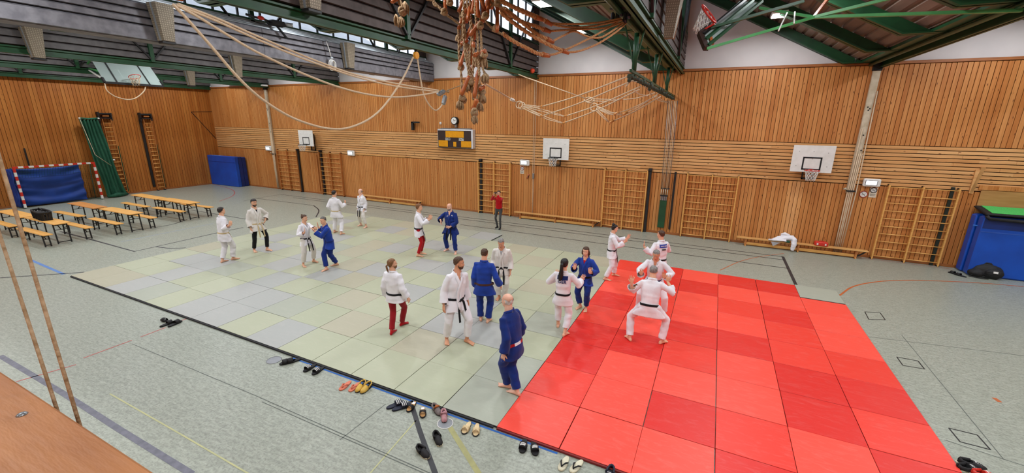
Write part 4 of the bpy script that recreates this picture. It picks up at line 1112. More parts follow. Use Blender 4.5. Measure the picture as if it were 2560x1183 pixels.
# ------------------------------------------------------------------ wall bars
def wall_bars(x0, x1, label, black):
    T = thing('wall_bars', label, 'wall bars', (x0, YW - .05, 0), 0, 'wall bars on the long wall')
    w = x1 - x0; yb = -.09
    um = MB().box((0, 0, 1.31), (.045, .11, 2.62), bev=.006)
    for x, k in ((0, 'beech_d'), (w / 2, 'beech_d'), (w, 'beech_d')):
        q = um.build('upright', M['beech'] if x0 > -10 else M[k], T); q.location = (x, yb, 0)
        MB().box((x, -.035, 2.6), (.06, .09, .05), bev=.005).build('wall_bracket', M['dark'], T)
        MB().box((x, -.08, .02), (.07, .12, .04), bev=.005).build('foot', M['dark'], T)
    ru = [.12 + .268 * k for k in range(9)] + [2.54]
    for z in ru:
        for a, c in ((.02, w / 2 - .02), (w / 2 + .02, w - .02)):
            yy = yb - (.05 if z > 2.5 else .015)
            MB().tube([(a, yy, z), (c, yy, z)], .020, 8, flat=.8).build('rung', M['beech'], T)
    if black == 'I': MB().box((w - .14, -.03, 1.32), (.09, .05, 2.64), bev=.006).build('support_post', pm('black green post', '#16241c', '#111d16', 5, .5), T)
    if black in 'LR' and black:
        x = .13 if black == 'L' else w + .1
        MB().box((x, -.055, 1.32), (.10, .08, 2.64), bev=.006).build('support_post', M['dark'], T)
        MB().box((x, -.1, 2.66), (.14, .14, .1), bev=.01).build('post_head', M['black'], T)
    return T
wall_bars(-22.95, -21.12, 'wall bars beside the left cream column', 'R')
wall_bars(-19.15, -17.4, 'wall bars between the left white basketball board and the long bench', 'L')
wall_bars(-8.05, -6.3, 'wall bars behind the person in the red sweatshirt', 'L')
wall_bars(-1.75, .02, 'wall bars directly left of the green pulley cover', 'R')
wall_bars(1.56, 3.36, 'wall bars directly right of the green pulley cover', 'X')
wall_bars(7.85, 9.6, 'wall bars between the two round signs and the big blue mats', 'I')
# equipment frame leaning rails: dark strip and pulley cover in the middle of the wall
T = thing('pulley_cover', 'dark green cover board with cable weights and cords running up the wall', 'pulley', (.75, YW - .05, 0))
MB().box((0, -.07, .86), (.27, .09, 1.16), bev=.008).build('cover', M['green'], T)
for k in range(4):
    MB().box((-.1 + .066 * k, -.09, 1.5), (.045, .05, .2), bev=.01).build('weight', M['steel'], T)
MB().box((0, -.08, 1.63), (.30, .06, .05)).build('guide_bar', M['dark'], T)
MB().box((.02, -.1, 1.93), (.34, .05, .05)).build('upper_guide', M['dark'], T)
for k in range(4): MB().tube([(-.12 + .08 * k, -.1, 1.66), (-.12 + .08 * k, -.1, 1.95)], .02, 6).build('hook', M['cream'], T)
for k in range(7):
    a = -.14 + .05 * k
    MB().tube([(a, -.12, 1.9), (a * 1.1 - .01, -.15, 3.6), (a * 1.15 - .05, -.2, 5.35)], .011, 5).build('cord', M['rope_w'] if k % 3 else M['steel'], T)
o = MB().box((1.11, YW - .08, 1.42), (.05, .06, 2.4), bev=.005).bar((1.07, YW - .1, 2.62), (1.07, YW - .1, .24), .03, .02).build('guide_rail', M['black'])
tag(o, 'narrow black guide rail upright on the wall beside the green pulley cover', 'rail')

# ------------------------------------------------------------------ basketball
def hoop_ring(bb, c, r_, mi=0):
    bb.tube([c + V(math.cos(a) * r_, math.sin(a) * r_, 0) for a in [i * math.tau / 20 for i in range(20)]], .012, 6, mi, closed=True)
def hoop_net(c, r0, r1, h, ax=V(0, 0, -1), u=V(1, 0, 0), v=V(0, 1, 0), mt=None, n=10, name='net', parent=None, th=.007):
    bb = MB()
    P = lambda k, j: c + ax * (h * j / 5) + (u * math.cos(math.tau * k / n) + v * math.sin(math.tau * k / n)) * (r0 + (r1 - r0) * (j / 5) ** .7)
    for k in range(n):
        for s in (.5, -.5):
            bb.tube([P(k + s * j, j) for j in range(6)], th, 4)
    o = bb.build(name, mt or M['rope_w'], parent); o['kind'] = 'stuff'; return o
def wall_hoop(x, y, z, label, off, ring_m):
    T = thing('basketball_hoop', label, 'basketball hoop', (x, y, z), 0, 'white basketball boards on the long wall')
    w, h = 1.22, .92
    MB().box((0, 0, 0), (w, .03, h), bev=.004).build('backboard', M['white'], T)
    s = MB()
    for (cx, cz, a, b_) in ((0, .04, .56, .045), (0, -.36, .56, .045), (-.2575, -.16, .045, .40), (.2575, -.16, .045, .40)): s.box((cx, -.018, cz), (a, .006, b_))
    q = s.build('target_square', M['black'], T)
    for bx, bz in ((-.42, .25), (0, .25), (.42, .22), (-.45, -.25), (.45, -.25), (0, .0)):
        MB().cyl((bx, -.016, bz), (bx, -.02, bz), .012, n=6).build('bolt', M['steel'], T)
    rc = V(0, -.33, -.37)
    rr = MB(); hoop_ring(rr, rc, .225); rr.bar((0, -.02, -.37), (0, -.12, -.37), .12, .03); rr.build('rim', ring_m, T)
    hoop_net(rc, .215, .13, .36, parent=T, mt=M['white'])
    fr = MB(); g = off
    for sx in (-.16, .16):
        fr.bar((sx, .02, -.3), (sx, g, -.3), .05, .05); fr.bar((sx, g - .02, .2), (sx, g - .02, -.75), .05, .04)
        fr.bar((sx, .03, .2), (sx, g, .2), .05, .05)
    fr.bar((-.18, g - .02, -.72), (.18, g - .02, -.72), .05, .05); fr.build('wall_frame', M['dark'], T)
    return T
wall_hoop(-19.62, 12.95, 3.40, 'white basketball board above the left wall bars', .46, M['dark'])
wall_hoop(-3.98, 13.2, 3.34, 'white basketball board right of the scoreboard', .22, M['dark'])
wall_hoop(5.52, 13.1, 3.37, 'white basketball board above the bench with the white jacket', .32, M['red'])
MB().box((-19.45, YW - .09, 1.3), (.05, .04, 2.2)).build('crank_rail', M['beech_d'], back)

# folded up ceiling hoops
def beamrod(bb, a, c, w=.05): bb.bar(a, c, w, w)
T = thing('ceiling_basketball_hoop', 'clear basketball backboard folded up under the roof near the left end wall', 'basketball hoop', (-22.2, 5.9, 6.4))
O = V(-22.2, 5.9, 6.4)
a, b_, c, d = (onX(262, 206, -22.0), onX(408, 216, -22.0), onX(368, 158, -22.4), onX(227, 148, -22.4))
ex = (b_ - a).normalized(); ez = ((d - a)).normalized(); en = ex.cross(ez).normalized()
def q3(*ps): return [p - O for p in ps]
MB().prism(q3(a, b_, c, d), en, .02).build('backboard', M['acrylic'], T)
bb = MB(); bb.bar(a - O, b_ - O, .09, .09); bb.bar(a - O, a.lerp(d, .22) - O, .08, .08); bb.bar(b_ - O, b_.lerp(c, .22) - O, .08, .08); bb.build('edge_pad', M['black'], T)
for f_ in (.2, .76): MB().bar(a.lerp(b_, f_) + en * .03 - O, d.lerp(c, f_) + en * .03 - O, .05, .03).build('stiffener', M['dark'], T)
bb = MB()
for f0, g0, f1, g1 in ((.36, .25, .36, .62), (.36, .62, .62, .62), (.36, .25, .62, .25), (.62, .25, .62, .62)):
    bb.bar(a.lerp(b_, f0).lerp(d.lerp(c, f0), g0) - en * .012 - O, a.lerp(b_, f1).lerp(d.lerp(c, f1), g1) - en * .012 - O, .05, .006)
bb.build('target_square', M['white'], T)
rc = a.lerp(b_, .5).lerp(d.lerp(c, .5), .22)
fr = MB(); n_ = -en if (-en).x > 0 else en
cen = rc + n_ * .28
fr.tube([cen + ex * (.22 * math.cos(t)) + n_ * (.22 * math.sin(t)) - O for t in [i * math.tau / 20 for i in range(20)]], .013, 6, closed=True); fr.build('rim', M['red'], T)
hoop_net(cen - O, .21, .13, .36, ax=V(0, 0, -1), u=ex, v=n_, parent=T)
bb = MB(); m_ = onX(213, 168, -23.5)
for p_, q_ in ((m_, d), (m_, a.lerp(d, .5)), (m_, onX(120, 172, -26.5)), (m_ + V(0, 2.0, .1), c), (m_ + V(0, 2.0, .1), m_), (m_, onX(150, 160, -24)), (m_ + V(0, 2, .1), onX(420, 170, -24))): bb.bar(p_ - O, q_ - O, .06, .06)
bb.build('folding_frame', M['green_l'], T)
bb = MB(); bb.bar(onX(217, 172, -23.2) - O, onX(252, 194, -22.3) - O, .05, .05); bb.bar(onX(357, 191, -22.6) - O, onX(395, 213, -22.2) - O, .05, .05); bb.build('gas_strut', M['white'], T)
T = thing('ceiling_basketball_hoop', 'ceiling basketball hoop with red rim folded up under the right roof slope', 'basketball hoop', (2.3, 5.8, 6.5))
O = V(2.3, 5.8, 6.5)
r0, r1 = atd(1757, 10, 8.75), atd(1787, 60, 8.5); cen = (r0 + r1) / 2; u_ = (r1 - r0).normalized()
pad0, pad1 = atd(1750, 84, 8.55), atd(1766, 122, 8.3); up0 = atd(1850, 2, 9.3); up1 = atd(1905, 8, 8.9)
w_ = (cen - CAM).normalized() + V(0, 0, .18); v_ = (w_ - u_ * w_.dot(u_)).normalized()
axn = u_.cross(v_)
if (_r.dot(axn)) > 0: axn = -axn
bb = MB(); bb.tube([cen + u_ * (.225 * math.cos(t)) + v_ * (.225 * math.sin(t)) - O for t in [i * math.tau / 20 for i in range(20)]], .022, 6, closed=True)
bb.bar(r1 - O, pad0.lerp(up0, .1) - O, .10, .03); bb.build('rim', M['red'], T)
nt = (axn * .8 + V(0, 0, -.6)).normalized()
hoop_net(cen - O, .215, .12, .40, ax=nt, u=u_, v=v_, parent=T, mt=M['white'], th=.009)
bb = MB(); bb.bar(pad0 - O, pad1 - O, .10, .09); bb.bar(pad0 - O, pad0.lerp(up0, .3) - O, .09, .07); bb.build('edge_pad', pm('dark brown pad', '#37211b', '#2e1b16', 6, .6), T)
MB().prism(q3(pad0 + (pad1 - pad0) * .1, pad1, up1, up0), axn, .02).build('backboard', M['acrylic'], T)
for f_ in (.15, .5, .9): MB().bar(pad0.lerp(pad1, f_) + axn * -.05 - O, up0.lerp(up1, f_) + axn * -.05 - O, .06, .05).build('stiffener', M['green'] if f_ > .3 else M['dark'], T)
bb = MB(); bb.bar(pad0.lerp(up0, .12).lerp(pad1.lerp(up1, .12), .6) - O, pad1.lerp(up1, .1) - O, .06, .05); bb.build('clamp_plate', M['rung'], T)
J = atd(2035, 43, 8.0); Gr = onX(2555, 26, 6.7); G2 = atd(2225, -4, 7.4)
for p_, q_, mt in ((pad0.lerp(up0, .12), atd(2010, 3, 7.9), 'green'), (pad1, J, 'green_l'), (J, Gr, 'green_l'), (J, G2, 'green_l'), (atd(1900, 20, 8.7), J, 'green_l'), (J, atd(2070, -3, 8.4), 'rung')):
    bb = MB(); bb.bar(p_ - O, q_ - O, .085 if mt != 'rung' else .05, .05); bb.build('folding_arm', M[mt], T)
for p_, q_ in (((1968, 32, 8.2), (1955, 58, 8.0)), ((1987, 30, 8.2), (1985, 58, 8.0)), ((1955, 58, 8.0), (1946, 78, 8.0))):
    bb = MB(); bb.cyl(atd(*p_) - O, atd(*q_) - O, .014, n=6); bb.build('hanger_rod', M['white'], T)

# ------------------------------------------------------------------ scoreboard, clock, small wall fittings
sb = [onY(x, y, 13.16) for x, y in ((1093, 323), (1181, 319), (1181, 371), (1093, 366))]
xl, xr = sb[0].x, sb[1].x; zb, zt = 3.20, 4.10
T = thing('scoreboard', 'brown electric scoreboard with amber display fields below the wall clock', 'scoreboard', ((xl + xr) / 2, 13.3, (zb + zt) / 2))
w, h = xr - xl, zt - zb
MB().box((0, 0, 0), (w, .24, h), bev=.01).build('housing', pm('white scoreboard casing', '#d5d5d8', '#cacace', 6, .4), T)
MB().box((-.03, -.125, -.03), (w - .12, .02, h - .08)).build('face_panel', M['brown_p'], T)
MB().box((.03, -.03, h / 2 + .03), (w * .86, .18, .05), bev=.01).build('top_tray', M['steel'], T)
for fx_, fz, fw2, fh in ((.0, .23, .52, .33), (-.335, -.28, .27, .33), (.32, -.28, .28, .33), (.0, -.30, .085, .25)):
    MB().box((fx_ * w, -.139, fz * h), (fw2 * w, .012, fh * h)).build('display_field', M['amber'], T)
for fx_, tx in ((-.20, 'HEIM'), (.185, 'GAST')):
    p_ = MB().box((fx_ * w, -.139, -.03 * h), (.14 * w, .01, .135 * h)).build('name_plate', M['white'], T)
    cu = bpy.data.curves.new('lettering', 'FONT'); cu.body = tx; cu.size = .125; cu.extrude = .002; cu.offset = .003; cu.align_x = 'CENTER'; cu.align_y = 'CENTER'; cu.materials.append(M['black'])
    o = lettering(cu, p_); o.location = (fx_ * w, -.146, -.03 * h); o.rotation_euler = (R(90), 0, 0)
c = onY(1136, 302, 13.3)
T = thing('wall_clock', 'round white wall clock above the scoreboard', 'clock', c)
MB().cyl((0, .12, 0), (0, -.04, 0), .19, n=24).build('case', M['black'], T)
f_ = MB().cyl((0, -.04, 0), (0, -.048, 0), .155, n=24).build('dial', M['white'], T)
for ang, l_ in ((70, .12), (-20, .09)): MB().bar((0, -.055, 0), (math.sin(R(ang)) * l_, -.055, math.cos(R(ang)) * l_), .018, .006).build('hand', M['black'], f_)
MB().box((.06, .05, -.24), (.1, .1, .16), bev=.01).build('clock_bracket', M['steel'], T)
p = onY(1031, 308, 13.4)
bb = MB(); bb.box((p.x + .06, 13.34, 4.22), (.13, .12, .42), bev=.01); bb.box((p.x + .26, 13.32, 4.40), (.5, .08, .08), bev=.01)
tag(bb.build('wall_bracket', M['black']), 'black angled wall bracket left of the scoreboard', 'bracket')
p = onY(1101, 308, 13.4)
tag(MB().box((p.x, 13.42, p.z), (.09, .08, .12), bev=.01).cyl((p.x, 13.38, p.z), (p.x, 13.36, p.z), .03, n=8).build('sensor', M['white']), 'small white sensor box above the left corner of the scoreboard', 'sensor')
for x, y, s, lb in ((672, 371, 1.15, 'white glowing emergency lamp beside the left cream column'), (878, 383, 1.1, 'white glowing emergency lamp left of the pale batten'), (1312, 407, 1, 'white glowing emergency lamp above the single no smoking plate'), (2179, 457, 1, 'white glowing emergency lamp above the pair of round signs')):
    p = onY(x, y, 13.36); T = thing('emergency_lamp', lb, 'emergency lamp', p, 0, 'emergency lamps on the long wall')
    MB().box((0, .0, 0), (.47 * s, .12, .27 * s), bev=.03).build('housing', M['white'], T)
    MB().box((-.02, -.064, 0), (.33 * s, .012, .17 * s), bev=.004).build('bezel', M['steel'], T)
    MB().box((-.02, -.07, 0), (.29 * s, .012, .14 * s), bev=.004).build('diffuser', M['lamp_e'], T)
def nosmoke(x, y, lb, plate=True, col='red'):
    p = onY(x, y, 13.42); T = thing('no_smoking_sign', lb, 'sign', p)
    SGN = pm('sign red ' + col, '#a83a30' if col == 'red' else '#5e2420', '#9c342b', 6, .5) if col == 'red' else M['brown_p']
    if plate: MB().box((0, .02, -.05), (.2, .01, .34)).build('plate', pm('sign plate', '#ddd3c4', '#d3c8b6', 6, .5), T)
    dz = .03 if plate else 0
    MB().cyl((0, .015, dz), (0, .008, dz), .09 if plate else .115, n=20).build('disc', M['white'], T)
    bb = MB(); bb.tube([V(.085 * math.cos(t) * (1 if plate else 1.25), .006, dz + .085 * math.sin(t) * (1 if plate else 1.25)) for t in [i * math.tau / 20 for i in range(20)]], .012, 5, closed=True); bb.build('prohibition_ring', SGN, T)
    bb = MB(); bb.bar((-.065, .004, dz + .065), (.065, .004, dz - .065), .018, .006); bb.build('slash', M['black'], T)
    bb = MB(); bb.bar((-.05, .006, dz - .01), (.03, .006, dz + .0), .015, .006); bb.bar((.03, .006, dz), (.05, .006, dz + .03), .012, .006); bb.build('pictogram', M['black'], T)
    if plate:
        bb = MB()
        for k, ww in enumerate((.15, .13)): bb.box((0, .012, -.12 - .04 * k), (ww, .006, .018))
        bb.build('print_line', pm('sign print', '#8c8577', '#7f786a', 6, .5), T)['kind'] = 'stuff'
nosmoke(1305, 423, 'no smoking plate under an emergency lamp left of the middle basketball board')
nosmoke(2184, 478, 'no smoking plate under the right emergency lamp', True, 'dark')
nosmoke(2159, 486, 'round red rimmed prohibition sign beside the right no smoking plate', False)
# twin cord and little hooks in the middle of the wall
T = thing('wall_line', 'pale double cord running down the wall beside the middle emergency lamp', 'cord', (-5.12, YW - .09, 0))
for s in (-.035, .035): MB().tube([(s, 0, 6.4), (s * 1.2, -.01, 4), (s, 0, 2.1), (s * .3, 0, 1.2), (s * .5, 0, .12)], .011, 5).build('strand', M['rope_w'], T)
MB().box((0, 0, 2.05), (.09, .06, .26), bev=.02).build('cleat', M['steel'], T)
T = thing('coat_hook', 'small reddish wall hook left of the pale double cord', 'hook', (-5.37, YW - .08, 2.02))
MB().ell((0, 0, .06), (.045, .05, .05)).ell((-.05, -.02, -.06), (.04, .05, .05)).build('knob', pm('hook red wood', '#b4684a', '#9f563b', 6, .4), T)
MB().bar((.0, 0, .06), (-.02, 0, -.08), .03, .03).build('stem', M['dark'], T)

# ------------------------------------------------------------------ long gym benches
def gym_bench(x0, x1, y, label):
    T = thing('gym_bench', label, 'bench', ((x0 + x1) / 2, y, 0), 0, 'long gym benches along the wall'); L = x1 - x0
    MB().box((0, 0, .30), (L, .23, .036), bev=.006).build('seat', M['beech_l'], T)
    MB().box((0, 0, .09), (L - .55, .07, .10), bev=.008).build('balance_beam', M['beech'], T)
    for x in (-L / 2 + .32, 0, L / 2 - .32):
        MB().prism([V(x - .03, -.10, .0), V(x - .03, .10, .0), V(x - .03, .06, .285), V(x - .03, -.06, .285)], (1, 0, 0), .05).build('leg', M['beech_d'], T)
        MB().cyl((x, -.13, .025), (x, .13, .025), .022, n=8).build('foot_rail', M['beech'], T)
    MB().bar((L / 2 - .3, 0, .05), (L / 2 - .04, 0, .27), .03, .04).build('hook_brace', M['dark'], T)
gym_bench(-15.75, -11.45, 13.12, 'long wooden gym bench behind the bald person with black belt')
gym_bench(-5.95, -1.75, 13.2, 'long wooden gym bench below the middle basketball board')
gym_bench(3.6, 7.65, 13.15, 'long wooden gym bench carrying the white jacket and red case')
# red first aid case
p = V(6.28, 13.13, .319)
T = thing('red_case', 'small red case with two white clasps on the right bench', 'case', p)
MB().box((0, 0, .075), (.40, .22, .15), bev=.025).build('shell', M['red'], T)
for s in (-.12, .12): MB().box((s, -.115, .07), (.05, .02, .06), bev=.008).build('clasp', M['white'], T)
MB().tube([(-.07, -.03, .15), (-.05, -.03, .185), (.05, -.03, .185), (.07, -.03, .15)], .012, 6).build('handle', M['red'], T)
# white jacket dropped over the bench
T = thing('draped_jacket', 'white judo jacket draped over the right bench with one sleeve hanging down', 'jacket', (5.15, 13.13, .32))
bb = MB()
bb.tube([(-.42, -.08, .03), (-.2, -.02, .09), (.02, .02, .16), (.12, .05, .20), (.0, .08, .25), (-.12, .08, .22)], [.05, .13, .12, .13, .12, .08], 12, flat=.6)
bb.tube([(.05, .03, .14), (.22, .0, .16), (.30, -.1, .12), (.30, -.17, -.04), (.27, -.18, -.26)], [.13, .13, .11, .10, .07], 12, flat=.8)
bb.tube([(-.5, -.05, .03), (-.35, -.12, .05), (-.2, -.13, .06), (.05, -.12, .06)], [.05, .09, .08, .07], 10, flat=.5)
co, fs = remesh(bb, .013, 2); co = folds(co, fs, .012, 4, None)
to_obj('cloth', [(co, fs, 0)], [CL['w']], T)
bb = MB(); bb.prism([V(-.42, -.15, -.02), V(-.12, -.15, -.02), V(-.34, -.17, -.18)], (0, -1, 0), .012); bb.build('hanging_corner', CL['gy'], T)
MB().box((.1, -.10, .035), (.16, .1, .06), bev=.02).build('green_lining', M['net_g'], T)

# ------------------------------------------------------------------ left end: ladders, goal, net, thick mats
def ladder(y0, y1, label):
    T = thing('climbing_ladder', label, 'ladder', (X0 + .08, (y0 + y1) / 2, 0), 0, 'climbing ladders on the end wall'); w = y1 - y0
    for s in (-1, 1):
        MB().box((.16, s * w / 2, 2.2), (.06, .04, 4.35), bev=.006).build('side_rail', M['beech_d'], T)
        MB().box((.1, s * w / 2, .03), (.2, .06, .06), bev=.006).build('foot', M['dark'], T)
    for k in range(17): MB().cyl((.17, -w / 2, .22 + .245 * k), (.17, w / 2, .22 + .245 * k), .018, n=8).build('rung', M['beech'], T)
    bb = MB(); bb.box((.12, -.06, 4.66), (.22, w + .26, .08)); bb.box((.12, -.06, 4.42), (.2, w + .22, .05)); bb.box((.12, -w / 2 - .14, 4.5), (.2, .07, .5)); bb.box((.12, w / 2 + .04, 4.5), (.2, .07, .42)); bb.build('head_bracket', M['dark'], T)
    MB().box((.14, 0, 4.54), (.08, w * .8, .1), bev=.02).build('head_roller', M['beech_d'], T)
    MB().box((.06, -w / 2 - .14, 2.3), (.08, .12, 4.1), bev=.005).build('backing_post', M['dark'], T)
    MB().box((.05, w / 2 + .07, 1.5), (.06, .08, 2.7), bev=.005).build('guide_post', M['green'], T)
ladder(7.38, 7.76, 'wooden climbing ladder next to the green net on the end wall')
ladder(9.33, 9.70, 'wooden climbing ladder farther from the green net, nearer the corner')
# handball goal
GX = -28.35
T = thing('handball_goal', 'red and white handball goal before the end wall with navy cloth behind its net', 'goal', (GX, 4.75, 0))
gy0, gy1, gh = -1.5, 1.5, 2.0
def striped(p0, p1, n, name):
    bb = MB(); p0, p1 = Vector(p0), Vector(p1)
    for k in range(n): bb.bar(p0.lerp(p1, k / n), p0.lerp(p1, (k + 1) / n), .085, .085, k % 2)
    return bb.build(name, [M['red'], M['white']], T)
striped((0, gy0, gh), (0, gy0, .05), 10, 'post'); striped((0, gy1, gh), (0, gy1, .05), 10, 'post'); striped((0, gy0 - .04, gh + .04), (0, gy1 + .04, gh + .04), 17, 'crossbar')
GT = pm('greenish grey goal tube', '#5f7d70', '#557266', 6, .5)
bb = MB()
for s in (gy0, gy1): bb.tube([(0, s, .03), (-.82, s, .03)], .025, 6); bb.tube([(0, s, gh), (-.45, s, gh), (-.6, s, 1.6), (-.82, s, .03)], .02, 6)
bb.tube([(-.82, gy0, .03), (-.82, gy1, .03)], .025, 6); bb.build('base_frame', GT, T)
bb = MB(); k = 0
N1 = lambda y, t: V(-.05 - .75 * t ** .6, y, gh - (gh - .03) * t)
for i in range(31): bb.tube([N1(gy0 + .1 * i, t / 6) for t in range(7)], .004, 3, sm=False)
for j in range(20): bb.tube([N1(gy0, (j + .5) / 20), N1(gy1, (j + .5) / 20)], .004, 3, sm=False)
for s in (gy0, gy1):
    for j in range(20):
        t = (j + .5) / 20; bb.tube([V(0, s, gh - gh * t), N1(s, t)], .004, 3, sm=False)
o = bb.build('net', M['net_g'], T, fix=False); o['kind'] = 'stuff'
# navy cloth hung behind the goal mouth
bb = MB(); ny, nz = 46, 22
vs = []; fs = []
for j in range(nz + 1):
    for i in range(ny + 1):
        u_, v_ = i / ny, j / nz
        sag = .16 * math.sin(math.pi * u_) * (1 - v_) ** 2 * .5
        fold = .05 * math.sin(22 * v_ + 3.2 * (u_ - .5) ** 2 * 4) * (.35 + .65 * abs(2 * u_ - 1) + .5 * (v_ > .8)) + .02 * math.sin(9 * u_ + 12 * v_)
        vs.append((-.40 + fold + .05 * v_, gy0 - .12 + 2.62 * u_, gh - .03 - sag - (gh - .1) * v_))
for j in range(nz):
    for i in range(ny): a = j * (ny + 1) + i; fs.append((a, a + 1, a + ny + 2, a + ny + 1))
bb.add(vs, fs, 0, True)
vs = []; fs = []
for j in range(13):
    for i in range(9): vs.append((-.05 - .72 * i / 8, gy0 - .10 + .03 * math.sin(i * 1.7 + j), gh - .06 - (gh - .12) * j / 12 * 1.0))
for j in range(12):
    for i in range(8): a = j * 9 + i; fs.append((a, a + 1, a + 10, a + 9))
o = tag(bb.build('navy_cloth', M['blue_cur'], None, fix=False), 'navy blue cloth hanging in folds inside the handball goal', 'cloth'); o.location = (GX, 4.75, 0)
b2 = MB().add(vs, fs, 0, True); q = b2.build('side_flap', M['blue_cur'], o, fix=False)
for qq in (o, q):
    s = qq.modifiers.new('thick', 'SOLIDIFY'); s.thickness = .01
# gathered green dividing net
bb = MB(); vs = []; fs = []
t0, t1, b0, b1 = V(X0 + .45, 6.30, 4.40), V(X0 + .35, 7.14, 4.40), V(X0 + .85, 6.55, .06), V(X0 + .75, 7.45, .06)
nu, nv = 40, 30
for j in range(nv + 1):
    v_ = j / nv
    for i in range(nu + 1):
        u_ = i / nu
        p = t0.lerp(t1, u_).lerp(b0.lerp(b1, u_), v_)
        p += V(.06 * math.sin(u_ * 34 + v_ * 2) * (1 - .3 * v_) + .10 * v_ ** 6 * math.sin(u_ * 14), .02 * math.sin(v_ * 9 + u_ * 5) + .05 * (v_ ** 5) * (u_ - .5), -.05 * math.sin(u_ * math.pi) * (1 - v_))
        vs.append(p)
for j in range(nv):
    for i in range(nu): a = j * (nu + 1) + i; fs.append((a, a + 1, a + nu + 2, a + nu + 1))
o = tag(bb.add(vs, fs, 0, True).build('gathered_net', M['net_g'], None, fix=False), 'green dividing net gathered on the end wall beside the first ladder', 'net')
s = o.modifiers.new('thick', 'SOLIDIFY'); s.thickness = .012
MB().tube([t0 + V(.08, 0, .02), (t0 + t1) / 2 + V(.08, 0, -.02), t1 + V(.08, 0, .02)], .03, 6).build('gathered_edge', pm('teal net edge', '#1f7a62', '#19664f', 20, .8), o)
MB().tube([t0 + V(.1, 0, .05), t0.lerp(b0, .45) + V(.1, .1, 0), t0.lerp(b1, .6) + V(.12, .1, 0)], .014, 5).build('white_cord', M['rope_w'], o)
for p in (t0, t1, t1.lerp(b1, .53)): MB().ell(p + V(.12, 0, 0), (.04, .05, .04), 8, 5).build('white_clip', M['white'], o)
MB().tube([b0 + V(.05, 0, .03), b0.lerp(b1, .5) + V(.16, 0, .08), b1 + V(.03, .05, .05)], [.06, .13, .08], 8).build('heap_at_floor', M['net_g'], o)
tag(MB().box((X0 + .12, 4.05, 2.45), (.06, .06, .9), bev=.01).build('wall_socket_rail', M['dark']), 'short dark rail on the end wall above the goal', 'rail')
# thick blue mats standing in the corner
for k, (yy, hh, lb) in enumerate(((12.74, 2.02, 'thick blue crash mat standing in the corner, frontmost of three'), (13.0, 1.99, 'thick blue crash mat standing in the corner, middle of three'), (13.26, 1.95, 'thick blue crash mat standing in the corner against the wall'))):
    T = thing('crash_mat', lb, 'mat', (-27.8, yy, 0), 0, 'crash mats in the corner')
    MB().box((0, 0, hh / 2), (3.0 - .03 * k, .235, hh), bev=.03).build('cover', M['blue_mat'] if k == 0 else M['blue_dark'], T)
    MB().box((0, -.119 if k == 0 else 0, hh * .80), (3.004 - .03 * k, .006 if k == 0 else .24, .02)).build('seam_flap', M['blue_dark'] if k else pm('blue seam', '#0c2f86', '#0a2870', 4, .4), T)
    if k == 0: MB().box((-.6, -.02, hh + .004), (1.1, .12, .012), bev=.004).build('top_handle', pm('pale blue strap', '#7f9fd0', '#6f8fc0', 4, .5), T)
# ------------------------------------------------------------------ big mats at the right, bag, sandals
for k, (x0, yy, lb, mt) in enumerate(((10.04, 13.2, 'big blue soft mat standing before the plywood shutter, behind another', 'blue_mat'), (10.08, 12.85, 'big blue soft mat standing in front beside the black rucksack', 'blue_mat'))):
    T = thing('soft_mat', lb, 'mat', (x0 + 1.7, yy, 0))
    MB().box((0, 0, .945), (3.4, .30, 1.89), bev=.05).build('cover', M[mt], T)
    if k:
        MB().box((.0, -.153, 1.42), (3.39, .008, .035), bev=.002).build('strap', pm('blue strap', '#2a5cc0', '#2450ac', 4, .5), T)
        MB().box((-1.72, .1, 1.55), (.16, .05, .035), bev=.01).build('strap_end', pm('blue strap end', '#3f7fd6', '#3874c8', 4, .5), T)
        MB().box((.0, -.152, 1.7), (3.36, .006, .36), bev=.002).build('dark_band', M['blue_dark'], T)
T = thing('green_mat', 'green faced mat with black border lying across the tops of the blue mats', 'mat', (11.75, 13.0, 1.93))
MB().box((.05, .0, .035), (3.5, .80, .07), bev=.025).build('black_border', M['black'], T)
MB().box((.1, .02, .076), (3.3, .70, .012), bev=.004).build('green_face', pm('bright green fleece', '#4fbf5e', '#43ad52', 40, .9), T)
MB().tube([(-1.68, -.40, .0), (-1.60, -.42, -.08), (-.9, -.42, -.10), (.2, -.42, -.07), (1.7, -.42, -.07)], .05, 8).build('front_hem', M['black'], T)
T.rotation_euler = (R(9), 0, 0); T.location.z = 1.99
p = fl(2455, 690)
T = thing('rucksack', 'black rucksack with a small white label lying before the big blue mats', 'bag', (p.x, p.y - .12, 0), R(-8))
bb = MB(); bb.ell((.02, .02, .2), (.36, .17, .22), 14, 9); bb.ell((.14, -.08, .17), (.24, .16, .17), 12, 7); bb.ell((-.22, -.05, .12), (.2, .16, .13), 12, 7); bb.box((.1, -.16, .2), (.3, .1, .16), bev=.04); bb.tube([(-.1, .0, .38), (-.05, .0, .46), (.05, 0, .46), (.1, 0, .40)], .02, 6)
bb.box((0, 0, .03), (.5, .3, .06), bev=.02)
co, fs = remesh(bb, .014, 2); co = folds(co, fs, .008, 11, None); to_obj('pack', [(co, fs, 0)], [M['black']], T)
MB().box((.14, -.235, .24), (.10, .03, .06), Matrix.Rotation(R(-12), 3, 'X'), bev=.003).build('label', M['white'], T)
MB().tube([(-.25, -.12, .12), (-.4, -.24, .03), (-.12, -.3, .02), (.02, -.27, .03)], .016, 6).build('shoulder_strap', M['black'], T)
bb = MB(); bb.tube([(.18, -.2, .2), (.3, -.12, .17), (.34, 0, .14)], .006, 5); bb.build('piping', M['red'], T)

